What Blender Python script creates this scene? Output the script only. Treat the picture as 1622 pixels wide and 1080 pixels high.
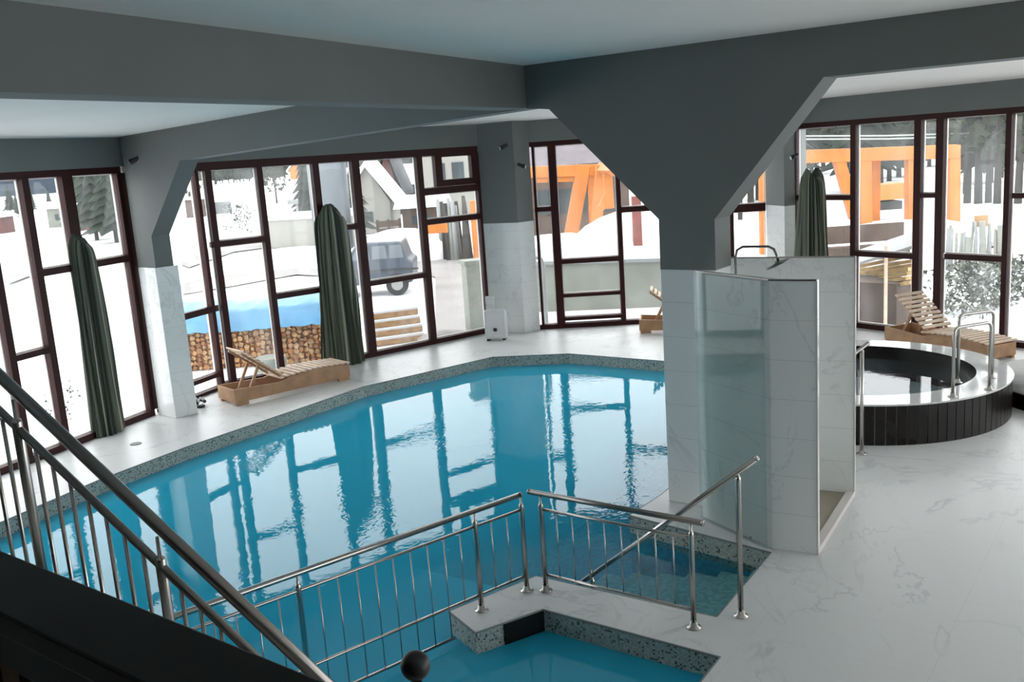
import bpy, math, random
from mathutils import Vector, Matrix
from mathutils.geometry import tessellate_polygon
random.seed(7)
S = bpy.context.scene
for o in list(bpy.data.objects): bpy.data.objects.remove(o)
COL = S.collection

# ------------------------------------------------------------------ camera
H = 3.5
FPX, PIT, ROL = 1502.9, 0.19504, -0.06725
cp, sp, cr, sr = math.cos(PIT), math.sin(PIT), math.cos(ROL), math.sin(ROL)
FW = Vector((0, cp, -sp)); U0 = Vector((0, sp, cp)); R0 = Vector((1, 0, 0))
RT = R0*cr + U0*sr; UP = U0*cr - R0*sr
cam = bpy.data.cameras.new('camera'); camo = bpy.data.objects.new('camera', cam); COL.objects.link(camo)
m = Matrix((RT, UP, -FW)).transposed().to_4x4(); m.translation = (0, 0, H); camo.matrix_world = m
cam.sensor_width = 36; cam.lens = 36*FPX/1622; cam.clip_start = 0.05; cam.clip_end = 2000
S.camera = camo

# ------------------------------------------------------------------ light
W = bpy.data.worlds.new('world'); S.world = W; W.use_nodes = True
nt = W.node_tree; bg = nt.nodes['Background']
bg.inputs[0].default_value = (0.93, 0.96, 0.97, 1); bg.inputs[1].default_value = 2.75
S.view_settings.view_transform = 'Standard'; S.view_settings.look = 'None'
S.view_settings.exposure = 0.62; S.view_settings.gamma = 1; S.view_settings.use_curve_mapping = False
S.cycles.max_bounces = 10; S.cycles.diffuse_bounces = 6; S.cycles.transparent_max_bounces = 16; S.cycles.sample_clamp_indirect = 6

# ------------------------------------------------------------------ measuring helpers (photo pixel -> place)
def ray(x, y): return (FW*FPX + RT*(x-811) - UP*(y-540)).normalized()
def fl(x, y, z=0.0):
    r = ray(x, y); t = (z-H)/r.z; return Vector((r.x*t, r.y*t, z))
def at(x, y, d):                       # point seen at a pixel, at forward distance d
    r = ray(x, y); t = d/r.y; return Vector((r.x*t, r.y*t, H+r.z*t))
def onpl(x, y, P, d):                  # -> (s along d from P, z) in the vertical plane through P with unit dir d
    r = ray(x, y); n = (-d[1], d[0]); t = (n[0]*P[0]+n[1]*P[1])/(n[0]*r.x+n[1]*r.y)
    return (r.x*t-P[0])*d[0]+(r.y*t-P[1])*d[1], H+r.z*t

# ------------------------------------------------------------------ materials
def mat(name, col=(.5, .5, .5), rough=.6, metal=0, spec=.5, bump=0, bscale=20, var=0, vscale=3):
    m = bpy.data.materials.new(name); m.use_nodes = True; n = m.node_tree.nodes; l = m.node_tree.links
    b = n['Principled BSDF']; b.inputs['Base Color'].default_value = (*col, 1); b.inputs['Roughness'].default_value = rough
    b.inputs['Metallic'].default_value = metal; b.inputs['Specular IOR Level'].default_value = spec
    if bump or var:
        tc = n.new('ShaderNodeTexCoord')
    if var:
        no = n.new('ShaderNodeTexNoise'); no.inputs['Scale'].default_value = vscale; no.inputs['Detail'].default_value = 5
        l.new(tc.outputs['Object'], no.inputs['Vector'])
        r = n.new('ShaderNodeValToRGB'); r.color_ramp.elements[0].position = .3; r.color_ramp.elements[1].position = .7
        r.color_ramp.elements[0].color = (*[c*(1-var) for c in col], 1); r.color_ramp.elements[1].color = (*[min(1, c*(1+var)) for c in col], 1)
        l.new(no.outputs['Fac'], r.inputs[0]); l.new(r.outputs[0], b.inputs['Base Color'])
    if bump:
        n2 = n.new('ShaderNodeTexNoise'); n2.inputs['Scale'].default_value = bscale; n2.inputs['Detail'].default_value = 4
        l.new(tc.outputs['Object'], n2.inputs['Vector'])
        bu = n.new('ShaderNodeBump'); bu.inputs['Strength'].default_value = bump; l.new(n2.outputs['Fac'], bu.inputs['Height']); l.new(bu.outputs[0], b.inputs['Normal'])
    return m

def marble(name, base=(.74, .745, .74), course=0, gloss=.2, veins=.13, grid=None, vs=.55):
    m = bpy.data.materials.new(name); m.use_nodes = True; n = m.node_tree.nodes; l = m.node_tree.links
    b = n['Principled BSDF']; b.inputs['Roughness'].default_value = gloss
    g = n.new('ShaderNodeNewGeometry')
    no = n.new('ShaderNodeTexNoise'); no.inputs['Scale'].default_value = vs; no.inputs['Detail'].default_value = 6; no.inputs['Roughness'].default_value = .62; no.inputs['Distortion'].default_value = .7
    l.new(g.outputs['Position'], no.inputs['Vector'])
    def mth(op, a, bb=None):
        q = n.new('ShaderNodeMath'); q.operation = op
        for i, v in enumerate((a, bb)):
            if v is None: continue
            if isinstance(v, (int, float)): q.inputs[i].default_value = v
            else: l.new(v, q.inputs[i])
        return q.outputs[0]
    v = mth('ABSOLUTE', mth('SUBTRACT', no.outputs['Fac'], .5))
    r = n.new('ShaderNodeValToRGB'); r.color_ramp.elements[0].position = 0; r.color_ramp.elements[0].color = (1, 1, 1, 1)
    r.color_ramp.elements[1].position = .016; r.color_ramp.elements[1].color = (0, 0, 0, 1); l.new(v, r.inputs[0])
    n2 = n.new('ShaderNodeTexNoise'); n2.inputs['Scale'].default_value = 1.1; l.new(g.outputs['Position'], n2.inputs['Vector'])
    r2 = n.new('ShaderNodeValToRGB'); r2.color_ramp.elements[0].position = .42; r2.color_ramp.elements[1].position = .56; l.new(n2.outputs['Fac'], r2.inputs[0])
    no3 = n.new('ShaderNodeTexNoise'); no3.inputs['Scale'].default_value = vs*2.1; no3.inputs['Detail'].default_value = 4; no3.inputs['Distortion'].default_value = 1.2
    mp = n.new('ShaderNodeMapping'); mp.inputs['Rotation'].default_value = (0, 0, .6); mp.inputs['Scale'].default_value = (1, .45, .8); l.new(g.outputs['Position'], mp.inputs[0]); l.new(mp.outputs[0], no3.inputs['Vector'])
    r3_ = n.new('ShaderNodeMapRange'); r3_.inputs[1].default_value = .012; r3_.inputs[2].default_value = 0; r3_.inputs[3].default_value = 0; r3_.inputs[4].default_value = 1
    l.new(mth('ABSOLUTE', mth('SUBTRACT', no3.outputs['Fac'], .56)), r3_.inputs[0])
    inv = mth('SUBTRACT', 1.0, r2.outputs[0])
    fac = mth('MULTIPLY', mth('MAXIMUM', mth('MULTIPLY', r.outputs[0], r2.outputs[0]), mth('MULTIPLY', r3_.outputs[0], mth('MULTIPLY', inv, .8))), veins*1.6)
    if course or grid:
        sx = n.new('ShaderNodeSeparateXYZ'); l.new(g.outputs['Position'], sx.inputs[0])
        if course:
            j = mth('LESS_THAN', mth('FRACT', mth('DIVIDE', sx.outputs['Z'], course)), .014)
            fac = mth('MAXIMUM', fac, mth('MULTIPLY', j, .3))
        if grid:
            u = mth('ADD', mth('MULTIPLY', sx.outputs['X'], .81), mth('MULTIPLY', sx.outputs['Y'], -.586))
            w = mth('ADD', mth('MULTIPLY', sx.outputs['X'], .586), mth('MULTIPLY', sx.outputs['Y'], .81))
            j = mth('MAXIMUM', mth('LESS_THAN', mth('FRACT', mth('DIVIDE', u, grid[0])), .004/grid[0]), mth('LESS_THAN', mth('FRACT', mth('DIVIDE', w, grid[1])), .004/grid[1]))
            fac = mth('MAXIMUM', fac, mth('MULTIPLY', j, .18))
    mx = n.new('ShaderNodeMix'); mx.data_type = 'RGBA'; l.new(fac, mx.inputs[0]); mx.inputs[6].default_value = (*base, 1); mx.inputs[7].default_value = (.2, .21, .22, 1)
    l.new(mx.outputs[2], b.inputs['Base Color'])
    return m

def mosaic(name, base, specks, size=.022, dark=.16):
    m = bpy.data.materials.new(name); m.use_nodes = True; n = m.node_tree.nodes; l = m.node_tree.links
    b = n['Principled BSDF']; b.inputs['Roughness'].default_value = .3
    g = n.new('ShaderNodeNewGeometry'); s = n.new('ShaderNodeVectorMath'); s.operation = 'SNAP'; s.inputs[1].default_value = (size,)*3
    l.new(g.outputs['Position'], s.inputs[0]); w = n.new('ShaderNodeTexWhiteNoise'); w.noise_dimensions = '3D'; l.new(s.outputs[0], w.inputs['Vector'])
    r = n.new('ShaderNodeValToRGB'); e = r.color_ramp.elements; r.color_ramp.interpolation = 'CONSTANT'
    e[0].position = 0; e[0].color = (*specks, 1); e[1].position = dark; e[1].color = (*[c*.8 for c in base], 1)
    q = e.new(.45); q.color = (*base, 1); q = e.new(.8); q.color = (*[min(1, c*1.15) for c in base], 1)
    l.new(w.outputs['Value'], r.inputs[0]); l.new(r.outputs[0], b.inputs['Base Color'])
    return m

def thin_glass(name, haze=.06, refl=1.0, hz_col=(.8, .82, .82), tint=(1, 1, 1)):
    m = bpy.data.materials.new(name); m.use_nodes = True; n = m.node_tree.nodes; l = m.node_tree.links
    for x in list(n):
        if x.type == 'BSDF_PRINCIPLED': n.remove(x)
    out = n['Material Output']; t = n.new('ShaderNodeBsdfTransparent'); t.inputs[0].default_value = (*tint, 1); gl = n.new('ShaderNodeBsdfGlossy'); gl.inputs['Roughness'].default_value = .02
    fr = n.new('ShaderNodeFresnel'); fr.inputs[0].default_value = 1.45; mx = n.new('ShaderNodeMixShader')
    l.new(fr.outputs[0], mx.inputs[0]); l.new(t.outputs[0], mx.inputs[1]); l.new(gl.outputs[0], mx.inputs[2])
    tr = n.new('ShaderNodeBsdfTranslucent'); tr.inputs[0].default_value = (*hz_col, 1)
    no = n.new('ShaderNodeTexNoise'); no.inputs['Scale'].default_value = 1.3; no.inputs['Detail'].default_value = 5
    mp = n.new('ShaderNodeMapping'); mp.inputs['Scale'].default_value = (1, 1, .35); g = n.new('ShaderNodeNewGeometry'); l.new(g.outputs['Position'], mp.inputs[0]); l.new(mp.outputs[0], no.inputs['Vector'])
    r = n.new('ShaderNodeMapRange'); r.inputs[1].default_value = .45; r.inputs[2].default_value = .75; r.inputs[3].default_value = .015; r.inputs[4].default_value = haze*2
    l.new(no.outputs['Fac'], r.inputs[0]); m2 = n.new('ShaderNodeMixShader'); l.new(r.outputs[0], m2.inputs[0]); l.new(mx.outputs[0], m2.inputs[1]); l.new(tr.outputs[0], m2.inputs[2])
    l.new(m2.outputs[0], out.inputs[0]); return m

def water_mat(name, tint=(.70, .93, .98), body=(.03, .50, .74), scatter=.72, bump=.0042):
    m = bpy.data.materials.new(name); m.use_nodes = True; n = m.node_tree.nodes; l = m.node_tree.links
    for x in list(n):
        if x.type == 'BSDF_PRINCIPLED': n.remove(x)
    out = n['Material Output']; t = n.new('ShaderNodeBsdfTransparent'); t.inputs[0].default_value = (*tint, 1)
    gl = n.new('ShaderNodeBsdfGlossy'); gl.inputs['Roughness'].default_value = .0
    g = n.new('ShaderNodeNewGeometry')
    def noise(sc, det, w=0, dist=0):
        q = n.new('ShaderNodeTexNoise'); q.inputs['Scale'].default_value = sc; q.inputs['Detail'].default_value = det; q.inputs['Distortion'].default_value = dist; l.new(g.outputs['Position'], q.inputs['Vector']); return q.outputs['Fac']
    n1 = noise(2.2, 2, dist=.4); n2 = noise(14, 1, dist=.8); n3 = noise(.55, 2)
    r = n.new('ShaderNodeMapRange'); r.inputs[1].default_value = .42; r.inputs[2].default_value = .62; r.inputs[3].default_value = .10; r.inputs[4].default_value = 1.0; l.new(n3, r.inputs[0])
    q = n.new('ShaderNodeMath'); q.operation = 'MULTIPLY'; l.new(n2, q.inputs[0]); l.new(r.outputs[0], q.inputs[1])
    q2 = n.new('ShaderNodeMath'); q2.operation = 'MULTIPLY'; l.new(q.outputs[0], q2.inputs[0]); q2.inputs[1].default_value = .34
    q3 = n.new('ShaderNodeMath'); q3.operation = 'ADD'; l.new(q2.outputs[0], q3.inputs[0]); q4 = n.new('ShaderNodeMath'); q4.operation = 'MULTIPLY'; q4.inputs[1].default_value = .45; l.new(n1, q4.inputs[0]); l.new(q4.outputs[0], q3.inputs[1])
    bu = n.new('ShaderNodeBump'); bu.inputs['Strength'].default_value = 1; bu.inputs['Distance'].default_value = bump; l.new(q3.outputs[0], bu.inputs['Height'])
    fr = n.new('ShaderNodeFresnel'); fr.inputs[0].default_value = 1.33; l.new(bu.outputs[0], fr.inputs['Normal']); l.new(bu.outputs[0], gl.inputs['Normal'])
    df = n.new('ShaderNodeBsdfDiffuse'); df.inputs[0].default_value = (*body, 1)         # opaque body colour mixed in to brighten the water, like scattered light
    md = n.new('ShaderNodeMixShader'); md.inputs[0].default_value = scatter
    if scatter:                                             # brightening body colour thinned over the entry steps so the treads show
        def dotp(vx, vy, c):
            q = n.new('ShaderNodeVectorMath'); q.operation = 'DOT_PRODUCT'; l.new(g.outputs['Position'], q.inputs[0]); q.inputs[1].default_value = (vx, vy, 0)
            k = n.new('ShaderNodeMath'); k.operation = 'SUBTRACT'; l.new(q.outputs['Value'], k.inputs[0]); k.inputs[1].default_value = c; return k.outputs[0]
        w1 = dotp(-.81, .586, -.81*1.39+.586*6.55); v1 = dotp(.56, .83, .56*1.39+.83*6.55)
        a1 = n.new('ShaderNodeMapRange'); l.new(w1, a1.inputs[0]); a1.inputs[1].default_value = .3; a1.inputs[2].default_value = 3.2; a1.inputs[3].default_value = .04; a1.inputs[4].default_value = scatter
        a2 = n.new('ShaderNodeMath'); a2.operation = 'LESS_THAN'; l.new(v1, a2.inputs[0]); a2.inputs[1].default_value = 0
        a3 = n.new('ShaderNodeMath'); a3.operation = 'MULTIPLY'; l.new(a2.outputs[0], a3.inputs[0]); a3.inputs[1].default_value = scatter
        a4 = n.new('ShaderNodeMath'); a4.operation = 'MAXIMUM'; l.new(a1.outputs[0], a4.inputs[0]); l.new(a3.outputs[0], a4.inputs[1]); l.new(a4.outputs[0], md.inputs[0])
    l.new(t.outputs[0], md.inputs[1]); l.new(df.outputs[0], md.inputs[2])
    mx = n.new('ShaderNodeMixShader'); l.new(fr.outputs[0], mx.inputs[0]); l.new(md.outputs[0], mx.inputs[1]); l.new(gl.outputs[0], mx.inputs[2]); l.new(mx.outputs[0], out.inputs[0])
    return m

M = dict(
    floor=marble('marble_floor_tile', veins=.19, grid=(1.2, .6), base=(.69, .695, .69), gloss=.36),
    rim=marble('polished_tub_rim', base=(.66, .665, .66), gloss=.05, veins=.1),
    tile=marble('marble_wall_tile', course=.335, base=(.80, .825, .815), gloss=.12, vs=.8),
    paint=mat('grey_wall_paint', (.165, .178, .172), .75, bump=.05, bscale=60, var=.04, vscale=1.5),
    ceil=mat('white_ceiling_paint', (.86, .83, .785), .8, var=.02, vscale=1),
    frame=mat('maroon_window_frame', (.035, .005, .005), .5, 0, .25, var=.2, vscale=8),
    trimw=mat('aluminium_glazing_edge', (.62, .58, .56), .5),
    glass=thin_glass('hazy_window_glass'),
    sglass=thin_glass('green_shower_glass', .03, tint=(.80, .88, .86)),
    frost=thin_glass('fogged_window_glass', .28),
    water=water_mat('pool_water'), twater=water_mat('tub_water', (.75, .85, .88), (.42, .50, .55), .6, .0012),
    band=mosaic('grey_green_pool_mosaic', (.36, .42, .39), (.05, .06, .065), .014, .10),
    pool=mosaic('blue_pool_mosaic', (.03, .45, .74), (.025, .38, .64), .03),
    kpool=mosaic('light_blue_pool_mosaic', (.045, .58, .78), (.04, .50, .70), .03),
    step=mosaic('pale_step_mosaic', (.62, .80, .76), (.5, .7, .68), .03),
    steel=mat('brushed_stainless_steel', (.50, .48, .45), .22, 1),
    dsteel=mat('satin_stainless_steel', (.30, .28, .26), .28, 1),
    black=mat('black_glossy_tile', (.010, .008, .007), .25, 0, .3, var=.1),
    blackwood=mat('black_lacquered_wood', (.004, .0035, .0035), .5, 0, .15, bump=.05),
    blackball=mat('black_rubber', (.008, .008, .009), .4),
    wood=mat('pale_lounger_wood', (.42, .24, .13), .55, var=.18, vscale=6),
    woodl=mat('pale_slat_wood', (.72, .56, .42), .55, var=.15, vscale=7),
    beige=mat('beige_tray', (.34, .29, .22), .5, var=.08), white=mat('white_plastic', (.72, .74, .74), .35),
    dark=mat('dark_plastic', (.02, .02, .02), .4), chrome=mat('dark_chrome', (.25, .24, .23), .2, 1),
    c1=mat('dark_green_curtain', (.042, .050, .038), .9), c2=mat('grey_green_curtain', (.13, .145, .11), .9), c3=mat('cream_stripe_curtain', (.34, .34, .27), .9),
    snow=mat('snow', (.66, .67, .69), .8, bump=.5, bscale=1.2, var=.03, vscale=.3),
    slush=mat('trodden_snow', (.19, .178, .172), .8, bump=.6, bscale=2, var=.12, vscale=.9),
    orange=mat('orange_stained_timber', (.42, .13, .010), .5, var=.15, vscale=3),
    conif=mat('conifer_needles', (.018, .028, .020), .9, var=.4, vscale=2), conif2=mat('olive_tree_foliage', (.022, .028, .013), .9, var=.4, vscale=2),
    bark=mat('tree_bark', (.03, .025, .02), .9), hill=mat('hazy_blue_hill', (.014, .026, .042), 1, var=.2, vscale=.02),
    forest=mat('far_forest', (.016, .02, .017), 1, var=.5, vscale=.25),
    tarp=mat('blue_tarp', (.085, .25, .42), .45, bump=.6, bscale=4, var=.3, vscale=1.2),
    fire=mat('split_firewood', (.30, .12, .035), .8, var=.5, vscale=9), fire2=mat('pale_firewood_ends', (.38, .21, .09), .8, var=.4, vscale=12),
    wall=mat('white_render', (.24, .235, .21), .8, var=.04), roofg=mat('grey_roof', (.05, .055, .065), .8), mauve=mat('mauve_grey_roof', (.12, .105, .115), .8, var=.15), redbr=mat('red_brown_boards', (.08, .02, .014), .8, var=.3, vscale=4),
    brown=mat('brown_boards', (.075, .048, .035), .8, var=.25, vscale=3), conc=mat('weathered_concrete', (.20, .21, .18), .9, var=.15, vscale=1.5),
    van=mat('blue_grey_car_paint', (.035, .05, .07), .35), cglass=mat('car_glass', (.03, .045, .05), .1), tyre=mat('tyre', (.012, .012, .012), .8),
    redpost=mat('faded_red_post', (.16, .045, .035), .7, var=.2), yellow=mat('yellow_paint', (.30, .15, .025), .5), lumber=mat('fresh_lumber', (.45, .30, .13), .7, var=.3, vscale=5),
    cable=mat('pale_cable', (.35, .38, .36), .6), tank=mat('white_tank', (.11, .13, .145), .4), green=mat('green_mat', (.06, .12, .05), .8, var=.4, vscale=8), grey=mat('grey_metal', (.22, .23, .23), .5))

# ------------------------------------------------------------------ object helpers
def wloc(o):
    v = Vector((0, 0, 0))
    while o: v += o.location; o = o.parent
    return v
def link(name, mesh, mats, parent=None):
    o = bpy.data.objects.new(name, mesh); COL.objects.link(o)
    for mm in (mats if isinstance(mats, (list, tuple)) else [mats]): mesh.materials.append(M[mm] if isinstance(mm, str) else mm)
    if parent: o.parent = parent
    return o
class MB:
    def __init__(s): s.v = []; s.f = []; s.sm = []; s.mi = []
    def add(s, vs, fs, smooth=False, mi=0):
        b = len(s.v); s.v += [Vector(v) for v in vs]
        for f in fs: s.f.append([b+i for i in f]); s.sm.append(smooth); s.mi.append(mi)
        return s
    def prism(s, poly, vec, mi=0):         # planar polygon (3D pts) extruded by vec
        n = len(poly); a = [Vector(p) for p in poly]; v = Vector(vec)
        return s.add(a+[p+v for p in a], [list(range(n))[::-1], list(range(n, 2*n))]+[[i, (i+1) % n, n+(i+1) % n, n+i] for i in range(n)], mi=mi)
    def box(s, c, d, ax=0.0, mi=0):        # centre, dims, rotation about z
        ca, sa = math.cos(ax), math.sin(ax); x, y, z = d[0]/2, d[1]/2, d[2]/2
        p = [Vector((c[0]+i*x*ca-j*y*sa, c[1]+i*x*sa+j*y*ca, c[2]-z)) for i, j in ((-1, -1), (1, -1), (1, 1), (-1, 1))]
        return s.prism(p, (0, 0, 2*z), mi)
    def beam(s, A, B, w, h, mi=0, up=(0, 0, 1)):
        A = Vector(A); B = Vector(B); d = (B-A).normalized(); r = d.cross(Vector(up))
        if r.length < .01: r = Vector((1, 0, 0))
        r.normalize(); u = r.cross(d)
        return s.prism([A-r*w/2-u*h/2, A+r*w/2-u*h/2, A+r*w/2+u*h/2, A-r*w/2+u*h/2], B-A, mi)
    def tube(s, pts, r, n=12, cap=True, mi=0):
        pts = [Vector(p) for p in pts]; rs = r if isinstance(r, (list, tuple)) else [r]*len(pts); vs = []; fs = []
        ref = None
        for i, p in enumerate(pts):
            d = (pts[min(i+1, len(pts)-1)]-pts[max(i-1, 0)]).normalized()
            if ref is None: ref = Vector((0, 0, 1)) if abs(d.z) < .9 else Vector((1, 0, 0))
            a = (ref-d*ref.dot(d)).normalized(); ref = a; b = d.cross(a)
            vs += [p+(a*math.cos(t)+b*math.sin(t))*rs[i] for t in [2*math.pi*k/n for k in range(n)]]
        for i in range(len(pts)-1):
            for k in range(n): fs.append([i*n+k, i*n+(k+1) % n, (i+1)*n+(k+1) % n, (i+1)*n+k])
        s.add(vs, fs, True, mi)
        if cap:
            b = len(s.v)-len(vs); s.f += [[b+k for k in range(n)][::-1], [b+(len(pts)-1)*n+k for k in range(n)]]; s.sm += [False]*2; s.mi += [mi]*2
        return s
    def lathe(s, c, prof, n=24, mi=0, smooth=True):
        vs = []; fs = []
        for r, z in prof: vs += [Vector((c[0]+r*math.cos(2*math.pi*k/n), c[1]+r*math.sin(2*math.pi*k/n), c[2]+z)) for k in range(n)]
        for i in range(len(prof)-1):
            for k in range(n): fs.append([i*n+k, i*n+(k+1) % n, (i+1)*n+(k+1) % n, (i+1)*n+k])
        fs += [list(range(n))[::-1], [(len(prof)-1)*n+k for k in range(n)]]
        return s.add(vs, fs, smooth, mi)
    def build(s, name, mats, parent=None, bevel=0, recalc=True):
        o0 = wloc(parent) if parent else Vector((0, 0, 0))
        me = bpy.data.meshes.new(name); me.from_pydata([v-o0 for v in s.v], [], s.f); me.polygons.foreach_set('use_smooth', s.sm); me.polygons.foreach_set('material_index', s.mi)
        if recalc:
            import bmesh
            bm = bmesh.new(); bm.from_mesh(me); bmesh.ops.recalc_face_normals(bm, faces=bm.faces); bm.to_mesh(me); bm.free()
        me.update(); o = link(name, me, mats, parent)
        if bevel:
            b = o.modifiers.new('bevel', 'BEVEL'); b.width = bevel; b.segments = 2; b.limit_method = 'ANGLE'
        return o
def tag(o, label=None, cat=None, group=None, kind=None):
    if label: o['label'] = label
    if cat: o['category'] = cat
    if group: o['group'] = group
    if kind: o['kind'] = kind
    return o
def root(name, loc, label=None, cat=None, group=None, kind=None):
    o = bpy.data.objects.new(name, None); COL.objects.link(o); o.location = loc; return tag(o, label, cat, group, kind)
def copy_tree(o, parent=None):
    c = o.copy(); COL.objects.link(c); c.parent = parent
    for ch in list(o.children): copy_tree(ch, c)
    return c
def lerp(a, b, t): return a+(b-a)*t
def unit(a, b): v = Vector((b[0]-a[0], b[1]-a[1])); v.normalize(); return v

# ================================================================== SETTING
D2 = Vector((.81, -.586, 0)); N2 = Vector((.586, .81, 0))      # radial beam direction (towards camera right) / its far side
J = Vector((.30, 9.80, 0)); D1 = Vector((-.438, -.899, 0))      # beam junction / left beam towards camera
P0 = Vector((-8.2, 6.98, 0)); P1 = Vector((-5.42, 13.85, 0)); PC = Vector((-4.83, 15.30, 0)); P2 = Vector((-.42, 18.75, 0))
P3 = Vector((.58, 18.69, 0)); P4 = Vector((5.07, 18.42, 0)); P5 = Vector((5.47, 17.87, 0)); P6 = Vector((8.9, 12.98, 0)); P7 = Vector((10.6, 8.0, 0))
P8 = Vector((10.6, -4, 0)); P9 = Vector((-8.8, -4, 0)); P10 = Vector((-8.8, 2, 0))
def ngon_with_hole(outer, hole, z):
    loops = [[Vector((p[0], p[1], z)) for p in outer]]
    if hole: loops.append([Vector((p[0], p[1], z)) for p in hole])
    vs = [v for l in loops for v in l]; return vs, [list(t) for t in tessellate_polygon(loops)]
# pool edges
kA = Vector((.28, 4.5, 0)); kB = Vector((1.29, 5.99, 0)); kC = Vector((.10, 6.86, 0)); kD = Vector((-.42, 6.56, 0)); kE = Vector((-.64, 6.93, 0)); kF = Vector((.07, 7.46, 0))
sE = Vector((1.39, 6.55, 0)); sF = Vector((2.10, 7.61, 0)); pn = Vector((1.02, 8.66, 0)); pn2 = Vector((1.40, 9.14, 0))
hole = [(-6.3, 7.8), (-6.2, 6.0), (-4.8, 4.2), (-2.5, 3.2), (-.5, 3.2), kA, kB, kC, kD, kE, kF, sE, sF, pn, pn2, (1.9, 9.9), (2.2, 10.9), (2.5, 12.5), (3.0, 14.79), (2.47, 15.17),
        (.98, 16.25), (-.36, 16.40), (-2.42, 14.80), (-3.62, 13.10), (-4.38, 12.03), (-5.05, 10.88), (-5.60, 9.62)]
hole = [Vector((p[0], p[1], 0)) for p in hole]
outer = [P9, P8, P7, P6, P5, P4, P3+Vector((0, .3, 0)), P2+Vector((0, .3, 0)), PC, P1+Vector((-.12, .05, 0)), P0, P10]
vs, fs = ngon_with_hole(outer, hole, 0)
fb = MB().add(vs, fs)
fo = fb.build('floor', 'floor'); tag(fo, kind='structure')
md = fo.modifiers  # flat deck sheet
for p in fo.data.polygons:
    pass
WZ = -.18
def pool_basin():
    r = root('pool_basin', (0, 0, 0), kind='structure')
    n = len(hole); b = MB(); c = MB(); t = MB()
    for i in range(n):
        a, d = hole[i], hole[(i+1) % n]
        b.add([a, d, d+Vector((0, 0, -.24)), a+Vector((0, 0, -.24))], [[0, 1, 2, 3]])
        c.add([a+Vector((0, 0, -.24)), d+Vector((0, 0, -.24)), d+Vector((0, 0, -1.5)), a+Vector((0, 0, -1.5))], [[0, 1, 2, 3]])
        t.beam(a+Vector((0, 0, -.006)), d+Vector((0, 0, -.006)), .012, .014)
    b.build('mosaic_band', 'band', r, recalc=False); c.build('basin_wall', 'pool', r, recalc=False); t.build('edge_trim', 'grey', r)
    v, f = ngon_with_hole(hole, None, -1.5); MB().add(v, f).build('basin_floor', 'pool', r)
    # sunken wall that parts the shallow pool from the deep one, and the shallow floor
    Q = kE+Vector((-.79, -.62, 0))*7.2
    MB().beam(kE+Vector((.02, -.02, -.9)), Q+Vector((0, 0, -.9)), .22, 1.2).build('sunken_wall', 'kpool', r)
    MB().prism([Vector((p.x, p.y, -1.49)) for p in (kE, Q, Vector((-5.4, 2.6, 0)), Vector((-.5, 3.0, 0)), kA, kB, kC, kD)], (0, 0, .7)).build('shallow_floor', 'kpool', r)
    # entry steps under water
    dd = Vector((-.81, .586, 0))
    for i in range(6):
        w0 = .16+.30*i; zt = -.20-.07*i
        A = sE+dd*w0; B = sF+dd*w0
        MB().prism([sE.xyz+Vector((0, 0, zt)) if i == 0 else sE+dd*(w0-.30)+Vector((0, 0, zt)), A+Vector((0, 0, zt)), B+Vector((0, 0, zt)), (sF if i == 0 else sF+dd*(w0-.30))+Vector((0, 0, zt))], (0, 0, -1.4-zt)).build('entry_step', 'step', r)
    return r
pool_basin()
v, f = ngon_with_hole(hole, None, WZ)
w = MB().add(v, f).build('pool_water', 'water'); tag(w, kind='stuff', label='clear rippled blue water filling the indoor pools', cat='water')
for p in w.data.polygons:
    if p.normal.z < 0: w.data.flip_normals(); break

# ceilings
cz = 4.345; wz = 4.09
def top(p, z): return Vector((p.x, p.y, z))
JB = J+D1*15.4
MB().add([top(J, cz), top(JB, cz), top(Vector((JB.x+14, -4.2, 0)), cz), top(P8, cz), top(Vector((10.6, 2.35, 0)), cz)], [[0, 1, 2, 3, 4]]).build('ceiling', 'ceil')['kind'] = 'structure'
J2 = J+D2*12.7
MB().add([top(J, cz), top(P1, wz), top(P0, wz), top(P10, wz), top(P9, wz), top(JB, cz)], [[0, 1, 2], [0, 2, 3], [0, 3, 4], [0, 4, 5]]).build('ceiling_left', 'ceil')['kind'] = 'structure'
ring = [top(J, cz), top(P1, wz), top(PC, wz), top(P2, wz), top(P3, wz), top(P4, wz), top(P5, wz), top(P6, wz), top(P7, wz), top(Vector((10.6, 2.35, 0)), cz)]
MB().add(ring, [[0, i, i+1] for i in range(1, 9)]).build('ceiling_far', 'ceil')['kind'] = 'structure'
MB().prism([top(p+Vector((p.x-.5, p.y-6, 0)).normalized()*.25, 4.7) for p in (P9, P8, P7, P6, P5, P4, P3, P2, PC, P1, P0, P10)], (0, 0, .2)).build('roof_slab', 'conc')['kind'] = 'structure'

# beams
TB = .36
b = MB(); A = J+D1*0; b.prism([top(J, 3.93), top(J, 4.7), top(JB, 4.7), top(JB, 3.93)], Vector((-.899, .438, 0))*.30)
tag(b.build('ceiling_beam', 'paint'), kind='structure')
def rad(s, z): return J+D2*s+Vector((0, 0, z))
sC0, sC1 = 1.425, 1.985          # column face limits along the beam
b = MB()
face = [rad(0, 4.7), rad(0, 3.93), rad(.27, 3.90), rad(sC0, 2.80), rad(sC0, 2.325), rad(sC1, 2.325), rad(sC1, 2.79), rad(sC1+.99, 3.945), rad(13, 3.945), rad(13, 4.7)]
b.prism([p for p in face], N2*TB); tag(b.build('column_haunch_beam', 'paint'), kind='structure')
L3 = (Vector((-5.36, 13.84, 0))-J).length; e3 = (Vector((-5.36, 13.84, 0))-J)/L3
b = MB()
def r3(s, z): return J+e3*s+Vector((0, 0, z))
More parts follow.
